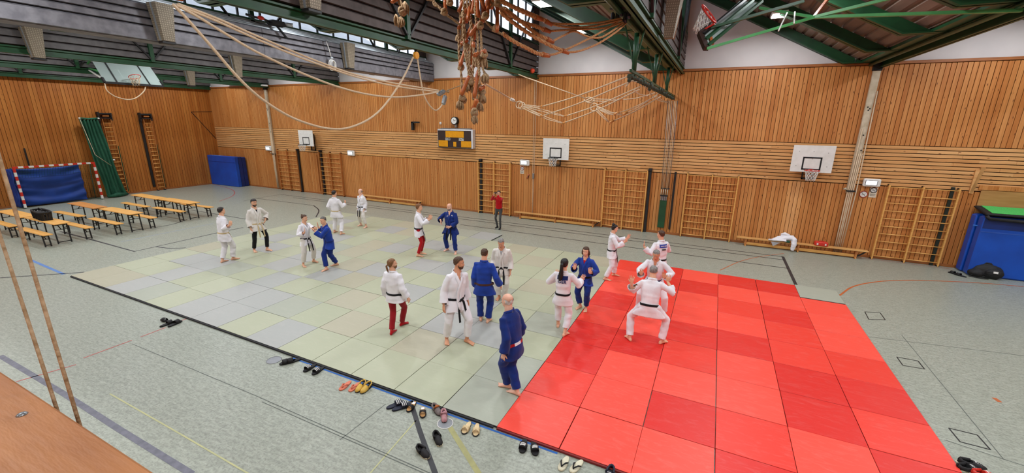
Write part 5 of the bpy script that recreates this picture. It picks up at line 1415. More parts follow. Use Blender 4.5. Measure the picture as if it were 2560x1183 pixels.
# ------------------------------------------------------------------ beer tables and benches
LEGM = M['dark']
def trestle(name, L, Wd, H, top, cat, group):
    T = thing(name, '', cat, (0, 0, 0), 0, group); th = .03
    MB().box((0, 0, H - th / 2), (L, Wd, th), bev=.004).build('top_board' if cat == 'table' else 'seat_board', top, T)
    e = L / 2 - .28; s_ = Wd / 2 - .05
    for ex_ in (-e, e):
        k = 1 if ex_ > 0 else -1
        for s in (-s_, s_):
            MB().bar((ex_, s, H - th), (ex_ + k * .05, s, .0), .035, .035, up=(0, 1, 0)).build('leg', LEGM, T)
        MB().bar((ex_ + k * .045, -s_, .06), (ex_ + k * .045, s_, .06), .025, .025).build('foot_bar', LEGM, T)
        MB().bar((ex_, -s_, H - .09), (ex_, s_, H - .09), .025, .03).build('cross_bar', LEGM, T)
        MB().bar((ex_ + k * .015, 0, H - .26 if cat == 'table' else H - .2), (ex_ - k * .34, 0, H - th - .01), .025, .02).build('folding_strut', LEGM, T)
        MB().bar((ex_ + k * .015, -s_, H - .26 if cat == 'table' else H - .2), (ex_ + k * .015, s_, H - .26 if cat == 'table' else H - .2), .02, .02).build('strut_bar', LEGM, T)
    return T
tb = trestle('beer_table', 2.42, .46, .77, M['varnish'], 'table', 'folding beer tables at the left end')
spots = [(-22.27, 5.80, -1, 'orange folding beer table in the back row, end nearer the goal'), (-19.78, 5.86, 1, 'orange folding beer table in the back row, end nearer the mats'), (-22.05, 3.43, 0, 'darker folding beer table in the middle row, end nearer the goal'), (-19.40, 3.52, 1, 'orange folding beer table in the middle row, end nearer the mats'), (-22.25, 1.38, 0, 'folding beer table in the front row, partly behind the two hanging cords'), (-19.70, 1.45, 1, 'folding beer table in the front row beside the black basket')]
for i, (x, y, a, lb) in enumerate(spots):
    if i == 0: tb.location = (x, y, 0); tb.rotation_euler = (0, 0, R(a)); tb['label'] = lb; t_ = tb
    else: t_ = dup(tb, (x, y, 0), R(a), lb)
    if i == 2:
        for ch in t_.children:
            if ch.name.startswith('top_board'): ch.data = ch.data.copy(); ch.data.materials[0] = M['varnish_d']
bn = trestle('beer_bench', 2.2, .25, .47, M['varnish'], 'bench', 'folding beer benches at the left end')
BS = [(-22.25, 5.20, 0, 'beer bench before the back row table nearer the goal'), (-19.68, 5.33, 2, 'beer bench before the back row table nearer the mats'), (-22.1, 6.5, 0, 'beer bench behind the back row table nearer the goal'), (-19.6, 6.45, 3, 'beer bench behind the back row table nearer the mats'), (-22.25, 2.86, 2, 'beer bench before the darker middle row table'), (-19.3, 2.93, 1, 'beer bench before the middle row table nearer the mats'), (-21.9, 4.08, 0, 'beer bench behind the darker middle row table'), (-19.35, 4.1, 0, 'beer bench behind the middle row table nearer the mats'), (-22.2, .93, 0, 'beer bench before the front row table behind the hanging cords'), (-19.45, .97, 1, 'beer bench before the front row table, nearest bench to the camera'), (-19.5, 2.1, 1, 'beer bench behind the front row table with the black basket')]
for i, (x, y, a, lb) in enumerate(BS):
    if i == 0: bn.location = (x, y, 0); bn['label'] = lb
    else: dup(bn, (x, y, 0), R(a), lb)
# black basket with open ribs on the front table
T = thing('black_basket', 'long black basket with open ribbed sides standing on the front row tables', 'basket', (-20.02, 1.44, .77), R(-4))
L_, W_, H_ = 1.15, .34, .30
bb = MB()
for z, k in ((0.0, .86), (.03, .88)): pass
bb.box((0, 0, .015), (L_ * .9, W_ * .9, .03), bev=.01); bb.build('bottom', M['black'], T)
bb = MB(); rim = [V((L_ / 2) * math.copysign(abs(math.cos(t)) ** .5, math.cos(t)), (W_ / 2) * math.copysign(abs(math.sin(t)) ** .5, math.sin(t)), H_) for t in [i * math.tau / 28 for i in range(28)]]
bb.tube(rim, .028, 6, closed=True, flat=1.4); bb.build('rim', M['black'], T)
for i in range(28):
    p = rim[i]; MB().bar((p.x * .92, p.y * .92, .02), (p.x, p.y, H_), .05, .012).build('rib', M['black'], T)
bb = MB(); bb.ell((-.1, 0, .2), (.44, .14, .1), 12, 7); bb.ell((.25, 0, .2), (.25, .13, .09), 12, 7); bb.build('contents', M['black'], T)
MB().tube([(-.25, 0, .3), (-.2, 0, .4), (.1, 0, .4), (.16, 0, .3)], .012, 6).build('handle', M['dark'], T)

# ------------------------------------------------------------------ roof fittings: perforated boxes, device, ball, cords
def perf_box(x, y, zt, label, w0=.50, w1=.30, h=.86, d=.30):
    T = thing('perforated_box', label, 'vent box', (x, y, zt), 0, 'perforated boxes under the roof')
    top = [V(0, -w0 / 2, 0), V(d, -w0 / 2 + .05, 0), V(d, w0 / 2 - .05, 0), V(0, w0 / 2, 0)]
    bot = [V(0, -w1 / 2, -h), V(d * .8, -w1 / 2 + .03, -h), V(d * .8, w1 / 2 - .03, -h), V(0, w1 / 2, -h)]
    bb = MB().add(top + bot, [(0, 1, 2, 3), (7, 6, 5, 4), (0, 4, 5, 1), (1, 5, 6, 2), (2, 6, 7, 3), (3, 7, 4, 0)]); bb.build('casing', M['perf'], T)
    MB().bar((d * .5, -w0 / 2 + .02, 0), (d * .4, -w1 / 2 + .01, -h), .02, .05).build('edge_strip', M['flash'], T)
    MB().box((d * .4, 0, -h - .03), (d * .7, w1, .06), bev=.01).build('foot_plate', M['dark'], T)
for x, y, z, lb in ((-10.55, 1.85, 7.22, 'tapered perforated box on the grey roof cladding at the upper left'), (-10.55, 7.85, 7.24, 'tapered perforated box on the grey roof cladding nearer the long wall'), (-5.0, 1.6, 7.4, 'tapered perforated box above the green beam at the top edge'), (-17.05, 1.5, 7.1, 'tapered perforated box in shade above the left glass backboard'), (-17.05, 7.7, 7.1, 'tapered perforated box in shade below the grey cladding'), (-23.05, 9.0, 7.0, 'tapered perforated box in shade behind the glass backboard')):
    perf_box(x, y, z, lb)
T = thing('perforated_box', 'tapered brownish perforated box behind the right roof beam', 'vent box', (1.06, 6.3, 7.25), 0, 'perforated boxes under the roof')
MB().add([V(0, -.3, .1), V(.32, -.26, .1), V(.32, .26, .1), V(0, .3, .1), V(0, -.12, -.85), V(.2, -.1, -.85), V(.2, .1, -.85), V(0, .12, -.85)], [(0, 1, 2, 3), (7, 6, 5, 4), (0, 4, 5, 1), (1, 5, 6, 2), (2, 6, 7, 3), (3, 7, 4, 0)]).build('casing', M['perf'], T)
MB().bar((.3, .28, .1), (.2, .12, -.85), .03, .03).build('edge_strip', M['rail_wood'], T)
p = onX(693, 66, -10.5)
T = thing('ceiling_projector', 'black device with a red part standing on the pale roof flashing', 'device', p)
MB().box((0, 0, .08), (.3, .5, .14), bev=.03).build('body', M['black'], T)
MB().cyl((.1, .2, .1), (.25, .38, .08), .06, n=10).build('lens', M['flash'], T)
MB().bar((0, 0, .0), (.05, .25, -.3), .05, .05).build('stand', M['black'], T)
MB().tube([(0, -.25, .08), (0, -.45, .13), (0, -.7, .12), (-.05, -.95, .16)], .035, 6).build('cable', M['dark'], T)
MB().ell((.05, -.55, .13), (.05, .12, .06), 8, 5).build('red_plug', M['red'], T)
p = onX(1331, 177, -4.9)
tag(MB().ell(p, (.10, .10, .10), 14, 10).build('ball', pm('orange ball', '#e0502c', '#d84826', 8, .5)), 'orange ball stuck on the roof beam beside the white gable', 'ball')
p0 = onX(815, 102, -10.45); p1 = onX(828, 144, -10.4)
T = thing('hanging_cable', 'white cable hanging in a coil before the grey roof cladding', 'cable', p0)
bb = MB(); bb.tube([V(), (p1 - p0) * .5 + V(.02, 0, 0), p1 - p0], .016, 6); bb.build('lead', M['white'], T)
for k in range(4):
    c = onX(829 + k, 163, -10.38) - p0
    bb = MB(); bb.tube([c + V(.02 * k, math.cos(t) * (.12 - .01 * k), math.sin(t) * (.19 - .012 * k)) for t in [i * math.tau / 18 for i in range(18)]], .012, 5, closed=True); bb.build('coil', M['white'], T)
MB().box((-.12, 0, .0), (.32, .04, .04), bev=.01).build('hook', M['steel'], T)
MB().ell(p1 - p0 + V(.02, .0, -.02), (.05, .07, .06), 8, 5).build('tie', M['flash'], T)

# ------------------------------------------------------------------ climbing ropes tied aside under the second roof beam
XR = -5.1
def cat(pts, X=XR): return smooth([onX(x, y, X) for x, y in pts], 5)
clamp = onX(1103, 232, XR)
T = thing('rope_clamp', 'grey metal clamp bundling pale climbing ropes left of the rope ladders', 'clamp', clamp)
MB().box((0, .0, 0), (.14, .34, .12), Matrix.Rotation(R(20), 3, 'X'), bev=.04).build('body', M['steel'], T)
MB().box((.02, .12, -.2), (.1, .12, .3), Matrix.Rotation(R(-25), 3, 'X'), bev=.03).build('tail_piece', M['steel'], T)
MB().box((0, .35, .06), (.1, .1, .08), bev=.03).build('eye', M['rope'], T)
T = thing('pulley_block', 'brown wooden pulley block at the top edge holding the pale ropes', 'pulley', onX(434, 6, XR))
MB().box((0, 0, .14), (.16, .36, .2), bev=.06).build('block', M['rung'], T)
MB().cyl((-.1, 0, .14), (.1, 0, .14), .08, n=12).build('wheel', M['dark'], T)
ropes = [('pale climbing rope hanging in the lowest and longest sweep below the clock level', [(432, 10), (470, 50), (530, 118), (590, 188), (640, 236), (690, 272), (741, 299), (800, 318), (845, 323), (880, 317), (919, 300), (950, 276), (977, 243), (1008, 195), (1033, 143)], .024),
         ('pale climbing rope sagging in a middle sweep to the metal clamp', [(440, 12), (500, 45), (560, 82), (640, 129), (741, 177), (838, 215), (919, 236), (990, 243), (1056, 237), (1094, 230)], .022),
         ('pale climbing rope running nearly straight to the metal clamp, upper of two', [(445, 10), (540, 45), (640, 89), (741, 132), (817, 162), (893, 188), (995, 210), (1096, 226)], .020),
         ('pale climbing rope running nearly straight to the metal clamp, lower of two', [(445, 14), (540, 52), (640, 97), (741, 140), (817, 168), (893, 193), (990, 216), (1096, 230)], .020),
         ('pale rope looping down from the black beam hook to the metal clamp', [(1043, 144), (1056, 223), (1064, 247), (1076, 266), (1090, 276), (1104, 264), (1113, 243)], .020)]
for lb, pts, r_ in ropes:
    tag(MB().tube(cat(pts), r_, 7).build('climbing_rope', M['rope_w']), lb, 'rope', 'pale climbing ropes tied aside')
h0 = onX(1038, 105, XR)
T = thing('beam_hook', 'black hook under the green beam carrying a pale rope', 'hook', h0)
MB().bar((0, 0, .1), (0, 0, -.28), .05, .05).build('shank', M['black'], T)
MB().cyl((-.03, 0, -.33), (.05, 0, -.33), .09, n=12).build('sheave', M['amber'], T)
tag(MB().tube(smooth([onX(1118, 226, XR), onX(1155, 213, -4.3), atd(1185, 205, 6.4)], 5), .014, 6).build('tie_line', M['rope']), 'thin rope from the metal clamp to the hanging rope ladders', 'rope')

tag(MB().tube(smooth([onX(262, 208, -22.02), onX(266, 224, -22), onX(276, 234, -22), onX(292, 243, -22), onX(318, 249, -22), onX(340, 245, -22), onX(360, 228, -22), onX(364, 214, -22.02)], 4), .024, 6).build('slack_rope', M['rope_w']), 'short pale rope sagging below the clear ceiling backboard', 'rope')
pa, pb_ = onY(556, 208, 13.0), onY(668, 214, 13.0)
T = thing('tube_lamp', 'long thin white tube under the roof at the left end of the long wall', 'tube', pa)
MB().cyl((0, 0, 0), pb_ - pa, .05, n=8).build('tube', M['white'], T)
MB().bar((0, .05, .08), (pb_ - pa) + V(0, .05, .08), .06, .1).build('carrier', M['dark'], T)
# ------------------------------------------------------------------ rail with ring trapeze ropes over the middle of the long wall
XL = .72
T = thing('ring_rail', 'dark green overhead rail hung on three brackets with clusters of pulleys', 'rail', (XL, 9, 5.5))
O = V(XL, 9, 5.5)
bb = MB(); bb.box((0, .0, .03), (.05, 9.2, .05)); bb.build('rail_beam', M['green'], T)
for y in (4.75, 7.8, 10.75):
    bb = MB(); bb.cyl((0, y - 9, .05), (0, y - 9, .78), .05, n=8)
    bb.bar((0, y - 9, .1), (-.26, y - 9, .98), .025, .05, up=(0, 1, 0)); bb.bar((0, y - 9, .1), (.16, y - 9, .9), .025, .05, up=(0, 1, 0)); bb.build('hanger_bracket', M['green'], T)
rr = random.Random(3)
for k in range(26):
    y = -4.55 + k * .35 + rr.uniform(-.08, .08)
    bb = MB(); bb.box((rr.uniform(-.1, .06), y, -.07 + rr.uniform(-.04, .05)), (.07, .13, .09), Matrix.Rotation(rr.uniform(-.6, .6), 3, 'X'), bev=.02)
    bb.cyl((-.07, y + .08, -.07), (.05, y + .08, -.07), .04, n=8); bb.build('pulley', pm('mossy pulley', '#33402f', '#2a3527', 8, .6) if k == 0 else bpy.data.materials['mossy pulley'], T)
YP = 8.6
def rail(x, y): return onX(x, y, XL - .05)
def air(x, y, Y=YP): return onY(x, y, Y)
def ringpair(px, py, Y, tilt, lb, n=2):
    c = air(px, py, Y); T = thing('gym_rings', lb, 'gym rings', c)
    for k in range(n):
        bb = MB(); o_ = V(.05 * k, .1 * k, -.03 * k)
        bb.tube([o_ + V(math.cos(t) * .115, math.sin(t) * .115 * math.sin(tilt), math.sin(t) * .115 * math.cos(tilt)) for t in [i * math.tau / 20 for i in range(20)]], .017, 7, closed=True); bb.build('ring', M['rope_w'], T)
ringpair(1298, 262, YP, .2, 'pair of pale gym rings tied together, leftmost of the rail ropes')
ringpair(1470, 249, YP, .9, 'pair of pale gym rings seen almost flat on, crossed by the straight pull line')
ringpair(1485, 268, YP, .1, 'dark rimmed pale gym ring just below the flat ring pair', 1)
RR = [([(1306, 264), (1328, 266), (1352, 267)], (1352, 267), (1568, 192), 'pale ring rope in the top line from the left rings to the rail end'),
      ([(1306, 267), (1330, 280), (1352, 291)], (1352, 291), (1583, 201), 'pale ring rope second from the top, passing the flat ring pair'),
      ([(1308, 264), (1370, 280), (1412, 291)], (1412, 291), (1602, 216), 'pale ring rope from the left rings passing the dark rimmed ring'),
      ([(1306, 268), (1370, 297), (1408, 308)], (1408, 308), (1598, 224), 'pale ring rope hanging lowest of those from the left rings'),
      ([(1472, 250), (1510, 251), (1545, 250)], (1545, 250), (1638, 232), 'pale level ring rope from the flat ring pair to the rail'),
      ([(1492, 268), (1530, 284), (1558, 287)], (1558, 287), (1646, 234), 'pale ring rope from the dark rimmed ring, upper of its three'),
      ([(1492, 269), (1520, 283), (1536, 286)], (1536, 286), (1642, 239), 'pale ring rope from the dark rimmed ring, short toggle one'),
      ([(1490, 274), (1508, 292), (1524, 307)], (1524, 307), (1652, 241), 'thin pale ring rope hanging lowest under the dark rimmed ring')]
for a_, tg, e_, lb in RR:
    A_ = [air(*q) for q in a_]; E_ = rail(*e_); t_ = air(*tg)
    T = thing('ring_rope', lb, 'rope', A_[0], 0, 'pale ring ropes under the rail')
    O = A_[0]
    for s in (-.03, .03): MB().tube([p + V(0, 0, s * (1 if i < 2 else .3)) - O for i, p in enumerate(A_)], .013, 6).build('webbing', M['rope_w'], T)
    d = (E_ - t_).normalized()
    MB().cyl(t_ - d * .02 - O, t_ + d * .15 - O, .035, n=8).build('toggle', M['varnish_d'], T)
    mid = t_.lerp(E_, .5) + V(0, 0, -.05)
    MB().tube([p - O for p in smooth([t_, mid, E_], 6)], .016, 6).build('rope', M['rope_w'], T)
tag(MB().tube([air(1296, 186), air(1313, 193), air(1466, 247)], .017, 6).build('pull_line', M['rope_w']), 'straight pale pull line falling from upper left to the flat ring pair', 'rope')
q0 = atd(1206, 206, 6.3); q1 = air(1292, 256)
T = thing('pull_line', 'pale pull line with a white connector from the rope ladders to the left rings', 'rope', q0)
MB().tube([V(), (q1 - q0) * .5, q1 - q0], .014, 6).build('line', M['rope_w'], T)
MB().cyl((q1 - q0) * .70, (q1 - q0) * .80, .045, n=8).build('connector', M['white'], T)
for i, (a_, b_) in enumerate((((1575, 203), (1615, 198)), ((1615, 198), (1638, 229)), ((1595, 213), (1628, 230)), ((1640, 232), (1676, 250)), ((1650, 234), (1690, 252)))):
    P0, P1 = rail(*a_), rail(*b_)
    m1 = (P0 + P1) / 2 + V(-.15, 0, -.12 if i > 1 else -.02)
    tag(MB().tube(smooth([P0 + V(-.08, 0, -.1), m1, P1 + V(-.08, 0, -.1)], 5), .014, 5).build('slack_rope', M['rope_w']), 'short slack pale rope, %s along the green rail from its near end' % ORD[i], 'rope', 'slack ropes on the green rail')

# ------------------------------------------------------------------ rope ladders hauled up in a bundle in front
ZB = 5.5
def bp(x, y, dz=0): return atd(x, y, ZB + dz)
def rung(p0, p1, T, O, r=.025):
    d = (p1 - p0); k = 7
    prof = [.85, 1.15, 1.0, .95, 1.0, 1.15, .85]
    MB().tube([p0 + d * (i / (k - 1)) - O for i in range(k)], [r * q for q in prof], 9).build('rung', M['rung'], T)
def knot(p, T, O, r=.042):
    bb = MB()
    for k in range(2):
        a = Matrix.Rotation(k * 1.3 + .4, 3, 'X') @ Matrix.Rotation(k * 1.1, 3, 'Y')
        bb.tube([p - O + a @ V(math.cos(t) * r * .7, math.sin(t) * r * .7, (k - .5) * r * .5) for t in [i * math.tau / 12 for i in range(12)]], r * .52, 7, closed=True)
    bb.build('knot', M['rope'], T)
def tassel(p, T, O, L=.15, lean=(0, 0), spread=.05, up=False):
    bb = MB(); rr = random.Random(int(p.x * 1000))
    for k in range(34):
        a = rr.uniform(0, math.tau); q = rr.uniform(.2, 1) * spread
        e = V(math.cos(a) * q + lean[0], math.sin(a) * q + lean[1], -L * rr.uniform(.65, 1))
        bb.tube([p - O + e * .02, p - O + V(e.x * .9, e.y * .9, e.z * .35), p - O + V(e.x * 1.15, e.y * 1.15, e.z * .75), p - O + e], [.012, .010, .008, .005], 4)
    o = bb.build('tassel', M['rope'], T); o['kind'] = 'stuff'
def strands(pts, T, O, r=.011, n=2, mt='rope', turns=5, name='side_rope'):
    # laid rope: strands wound round one another
    P_ = smooth(pts, 10); L = len(P_)
    for k in range(n):
        out = []
        for i, p in enumerate(P_):
            d = (P_[min(i + 1, L - 1)] - P_[max(i - 1, 0)]).normalized(); a, b_ = basis(d, (0, 1, .2))
            t = turns * math.tau * i / L + k * math.tau / n
            out.append(p + (a * math.cos(t) + b_ * math.sin(t)) * r * .9 - O)
        MB().tube(out, r, 6).build(name, M[mt], T)
LAD = [
 ('rope ladder bundle hanging lowest, two tassels dangling at its foot', 0.0,
  [((1170, 50), (1176, 4)), ((1184, 100), (1190, 62)), ((1176, 162), (1185, 104)), ((1173, 190), (1187, 156)), ((1153, 238), (1173, 190)), ((1185, 245), (1196, 176)), ((1180, 279), (1193, 248)), ((1199, 223), (1211, 216))],
  [(1155, 244), (1158, 250), (1185, 279), (1186, 284), (1203, 222), (1205, 230), (1174, 198), (1176, 204), (1195, 160)],
  [((1150, 250), .13), ((1187, 288), .12), ((1172, 205), .14), ((1206, 234), .13), ((1200, 256), .12)],
  [[(1160, 0), (1158, 60), (1162, 130), (1172, 190), (1155, 245)], [(1188, 0), (1192, 60), (1196, 140), (1198, 200), (1188, 280)], [(1175, 10), (1180, 80), (1174, 150), (1177, 200)], [(1198, 30), (1203, 110), (1196, 180), (1203, 225)], [(1168, 0), (1176, 60), (1184, 130), (1181, 200), (1183, 250)]]),
 ('rope ladder in the left half of the bundle with bulging knots', .18,
  [((1146, 74), (1156, 44)), ((1163, 97), (1183, 60)), ((1150, 164), (1165, 119)), ((1152, 112), (1170, 98)), ((1146, 30), (1158, 2)), ((1164, 20), (1166, 58))],
  [(1146, 96), (1152, 168), (1167, 118), (1160, 36), (1172, 26)],
  [],
  [[(1146, 72), (1147, 96), (1148, 150), (1152, 170), (1155, 232)], [(1166, 0), (1160, 50), (1168, 118), (1170, 160), (1173, 200)], [(1152, 0), (1150, 40), (1155, 80), (1152, 120)]]),
 ('rope ladder in the right half of the bundle with a thick tassel at its side', -.15,
  [((1174, 89), (1202, 54)), ((1186, 139), (1198, 132)), ((1207, 0), (1207, 56)), ((1200, -10), (1212, 26)), ((1180, 34), (1186, -6)), ((1218, 38), (1222, 0)), ((1204, 131), (1214, 127)), ((1193, 0), (1196, 44))],
  [(1194, 64), (1200, 64), (1194, 148), (1210, 136), (1212, 40), (1190, 26)],
  [((1211, 140), .15), ((1213, 183), .13)],
  [[(1188, 0), (1190, 50), (1194, 100), (1196, 150), (1198, 190)], [(1200, 66), (1203, 100), (1205, 130), (1211, 140)], [(1205, 150), (1208, 175), (1213, 184)]]),
 ('slack rope ladder spread sideways at the top edge left of the bundle', .1,
  [((1112.5, 0), (1114, 39)), ((1125, 2), (1122, -8))],
  [(1110, 30), (1124, 6)],
  [],
  [[(1083, 2), (1097, 17), (1112, 34), (1132, 48), (1150, 62)], [(1060, -12), (1083, 2), (1100, 22), (1110, 30)]]),
 ('rope ladder end with frayed tassels alone at the top edge', .3,
  [((979, 5), (998, -4))],
  [(1003, 26), (1006, 32)],
  [((990, 36), .16), ((1002, 42), .14), ((1012, 4), .17)],
  [[(1000, -10), (1004, 10), (1004, 28)], [(996, -8), (1000, 14), (1002, 28)]]),
 ('orange rope ladder with long upright rungs right of the bundle', -.05,
  [((1243, -2), (1243, 78)), ((1219, 0), (1213, 36)), ((1232, 0), (1228, 22))],
  [(1238, 72), (1242, 8), (1214, 38)],
  [],
  [[(1206, 44), (1222, 62), (1238, 76), (1256, 86)], [(1213, 30), (1228, 16), (1245, 6)], [(1225, -5), (1240, 12), (1262, 20)]])]
for lb, dz, rungs, knots, tass, sides in LAD:
    O = bp(*rungs[0][0], dz); T = thing('rope_ladder', lb, 'rope ladder', O, 0, 'rope ladders hauled up in a bundle')
    rr = random.Random(len(lb))
    for a_, b_ in rungs: rung(bp(*a_, dz + rr.uniform(-.12, .12)), bp(*b_, dz + rr.uniform(-.12, .12)), T, O)
    for q in knots: knot(bp(*q, dz + rr.uniform(-.1, .1)), T, O)
    for q, L_ in tass: tassel(bp(*q, dz), T, O, L_, spread=.045)
    for s_ in sides:
        if s_[0][1] <= 12: s_ = [(s_[0][0], -190), (s_[0][0], -100)] + s_
        strands([bp(*q, dz) for q in s_], T, O, .0105, 2, turns=9 + (9 if s_[0][1] < -99 else 0))
# braided ladders drawn over to the pulleys on the right hand beam
def over(x, y):
    t = (x - 1200) / 365; return atd(x, y, 5.5 + 2.1 * max(0, min(1, t)))
OR = [('orange braided rope drawn to the blue pulleys, topmost of the fan', [(1245, -4), (1290, 22), (1330, 40), (1352, 48)], [(1352, 48), (1380, 58), (1440, 60), (1500, 56), (1552, 46)]),
      ('orange braided rope drawn to the blue pulleys, second in the fan', [(1252, 4), (1310, 28), (1352, 46), (1376, 60)], [(1376, 60), (1420, 68), (1480, 66), (1556, 50)]),
      ('orange braided rope drawn to the blue pulleys, third in the fan', [(1240, 14), (1300, 52), (1340, 66), (1372, 78)], [(1372, 78), (1430, 74), (1510, 70), (1562, 54)]),
      ('orange braided rope drawn to the blue pulleys, fourth in the fan, with a drooping tail', [(1262, 22), (1310, 60), (1338, 82), (1380, 104)], [(1380, 104), (1410, 88), (1436, 78), (1470, 92), (1500, 94), (1530, 78), (1560, 56)]),
      ('orange braided rope sagging lowest but one to the blue pulleys', [(1250, 30), (1290, 62), (1332, 90), (1380, 116), (1418, 131)], [(1418, 131), (1450, 127), (1497, 108), (1540, 80), (1566, 57)]),
      ('orange braided rope sagging lowest of all to the blue pulleys', [(1256, 84), (1285, 104), (1320, 122), (1345, 134), (1370, 139)], [(1370, 139), (1404, 129), (1479, 93), (1520, 70), (1545, 54)])]
for lb, br, tail in OR:
    A_ = [over(*q) for q in br]; B_ = [over(*q) for q in tail]
    O = A_[0]; T = thing('braided_rope', lb, 'rope', O, 0, 'orange braided ropes drawn to the pulleys')
    strands(A_, T, O, .016, 3, 'rope_o', 5, 'braid')
    MB().tube([p - O for p in smooth(B_, 6)], .017, 7).build('tail_rope', M['rope_o'], T)
    d = (A_[-1] - A_[-2]).normalized(); MB().tube([A_[-1] - d * .12 - O, A_[-1] + d * .03 - O], [.04, .03], 8).build('whipping', M['rung'], T)
p = over(1552, 42)
T = thing('pulley_cluster', 'dark blue pulley cluster under the right hand roof beam gathering orange ropes', 'pulley', p)
for k in range(6):
    o_ = V(-.14 + .07 * k, .05 * (k % 2), .05 * (k % 3)); MB().box(o_, (.05, .12, .16), bev=.015).cyl(o_ + V(-.03, 0, -.05), o_ + V(.03, 0, -.05), .05, n=8).build('sheave', pm('blue black pulley', '#1c2736', '#161f2c', 8, .4) if k == 0 else bpy.data.materials['blue black pulley'], T)
MB().box((0, 0, .2), (.42, .16, .16), bev=.02).build('mount', M['dark'], T)

# ------------------------------------------------------------------ gallery rail and its two cords in the foreground
cap = MB().box((-5.5, -4.80, 3.985), (48, .54, .03), bev=.004)
o = struct(cap.build('gallery_parapet', M['ply_rail']))
MB().box((-5.5, -4.82, 3.5), (48, .05, .94)).build('parapet_panel', M['plywood'], o)
MB().box((.98, -4.80, 3.998), (.004, .53, .006)).build('joint', M['seam'], o)
p = fl(55, 1037, 4.0); MB().ell(p, (.008, .008, .004), 10, 5).build('screw_head', M['steel'], o)
for q0, z0_, q1, lb in (((182, 1052), 3.97, (0, 400), 'right one of the two tan cords rising from the gallery parapet'), ((131, 1014), 3.97, (0, 590), 'left one of the two tan cords rising from the gallery parapet')):
    a_ = fl(q0[0], q0[1], 3.99); a_.y = -4.522; c_ = onY(*q1, -4.47); d = (c_ - a_); e_ = a_ + d * 3
    tag(MB().tube([a_ - V(0, 0, .12), a_ + d * .3, e_], .0029, 8).build('parapet_line', M['rope']), lb, 'cord')

# ------------------------------------------------------------------ footwear beside the mats
def outline(L, w, n=18):
    P_ = []
    for i in range(n):
        t = math.tau * i / n; x = math.cos(t); y = math.sin(t)
        wd = w * (1.0 + .18 * x) * (1 - .14 * math.exp(-((x + .25) / .3) ** 2))
        P_.append((L / 2 * x, wd / 2 * math.copysign(abs(y) ** .8, y)))
    return P_
def sole(T, mt, L, w, h, top=None, mi2=None):
    oo = outline(L, w)
    rg = [[V(x * k, y * k, z) for x, y in oo] for z, k in ((0, .97), (.004, 1), (h - .004, 1), (h, .97))]
    MB().loft(rg, sm=False).build('sole', mt, T)
    if top: MB().loft([[V(x * .93, y * .9, z) for x, y in oo] for z in (h - .002, h + .003)], sm=False).build('insole', top, T)
def strap(T, mt, x0, x1, w, h, z0, name='strap', parent=None, t=.006, wd=None):
    pts = [V(x0, -w / 2, z0 - .01)] + [V(x0 + (x1 - x0) * k / 8, -w / 2 * math.cos(math.pi * k / 8), z0 + h * math.sin(math.pi * k / 8) ** .7) for k in range(1, 8)] + [V(x1, w / 2, z0 - .01)]
    nr = [V(0, -math.cos(math.pi * k / 8), math.sin(math.pi * k / 8) + .02) for k in range(9)]
    return MB().ribbon(pts, wd or .07, nr, t, sm=True).build(name, mt, parent or T)
BLK = M['black']; NVY = pm('navy rubber', '#161c33', '#11162a', 8, .6); COR = pm('coral foam', '#d57a5e', '#c96c50', 8, .6); YEL = pm('ochre leather', '#d6b04e', '#c89f3d', 8, .5); CRM = pm('cream cork', '#dcc59a', '#cdb385', 20, .7); CR2 = pm('cream foam', '#d8d2b8', '#ccc5aa', 10, .7); GRY = pm('grey felt', '#7d7371', '#6b6261', 30, .9); PNK = pm('dusty pink felt', '#c08e92', '#ad7d83', 30, .9); RST = pm('rust leather', '#b5652f', '#a2561f', 8, .5); TAN = pm('tan footbed', '#c99a62', '#ba8a52', 14, .7)
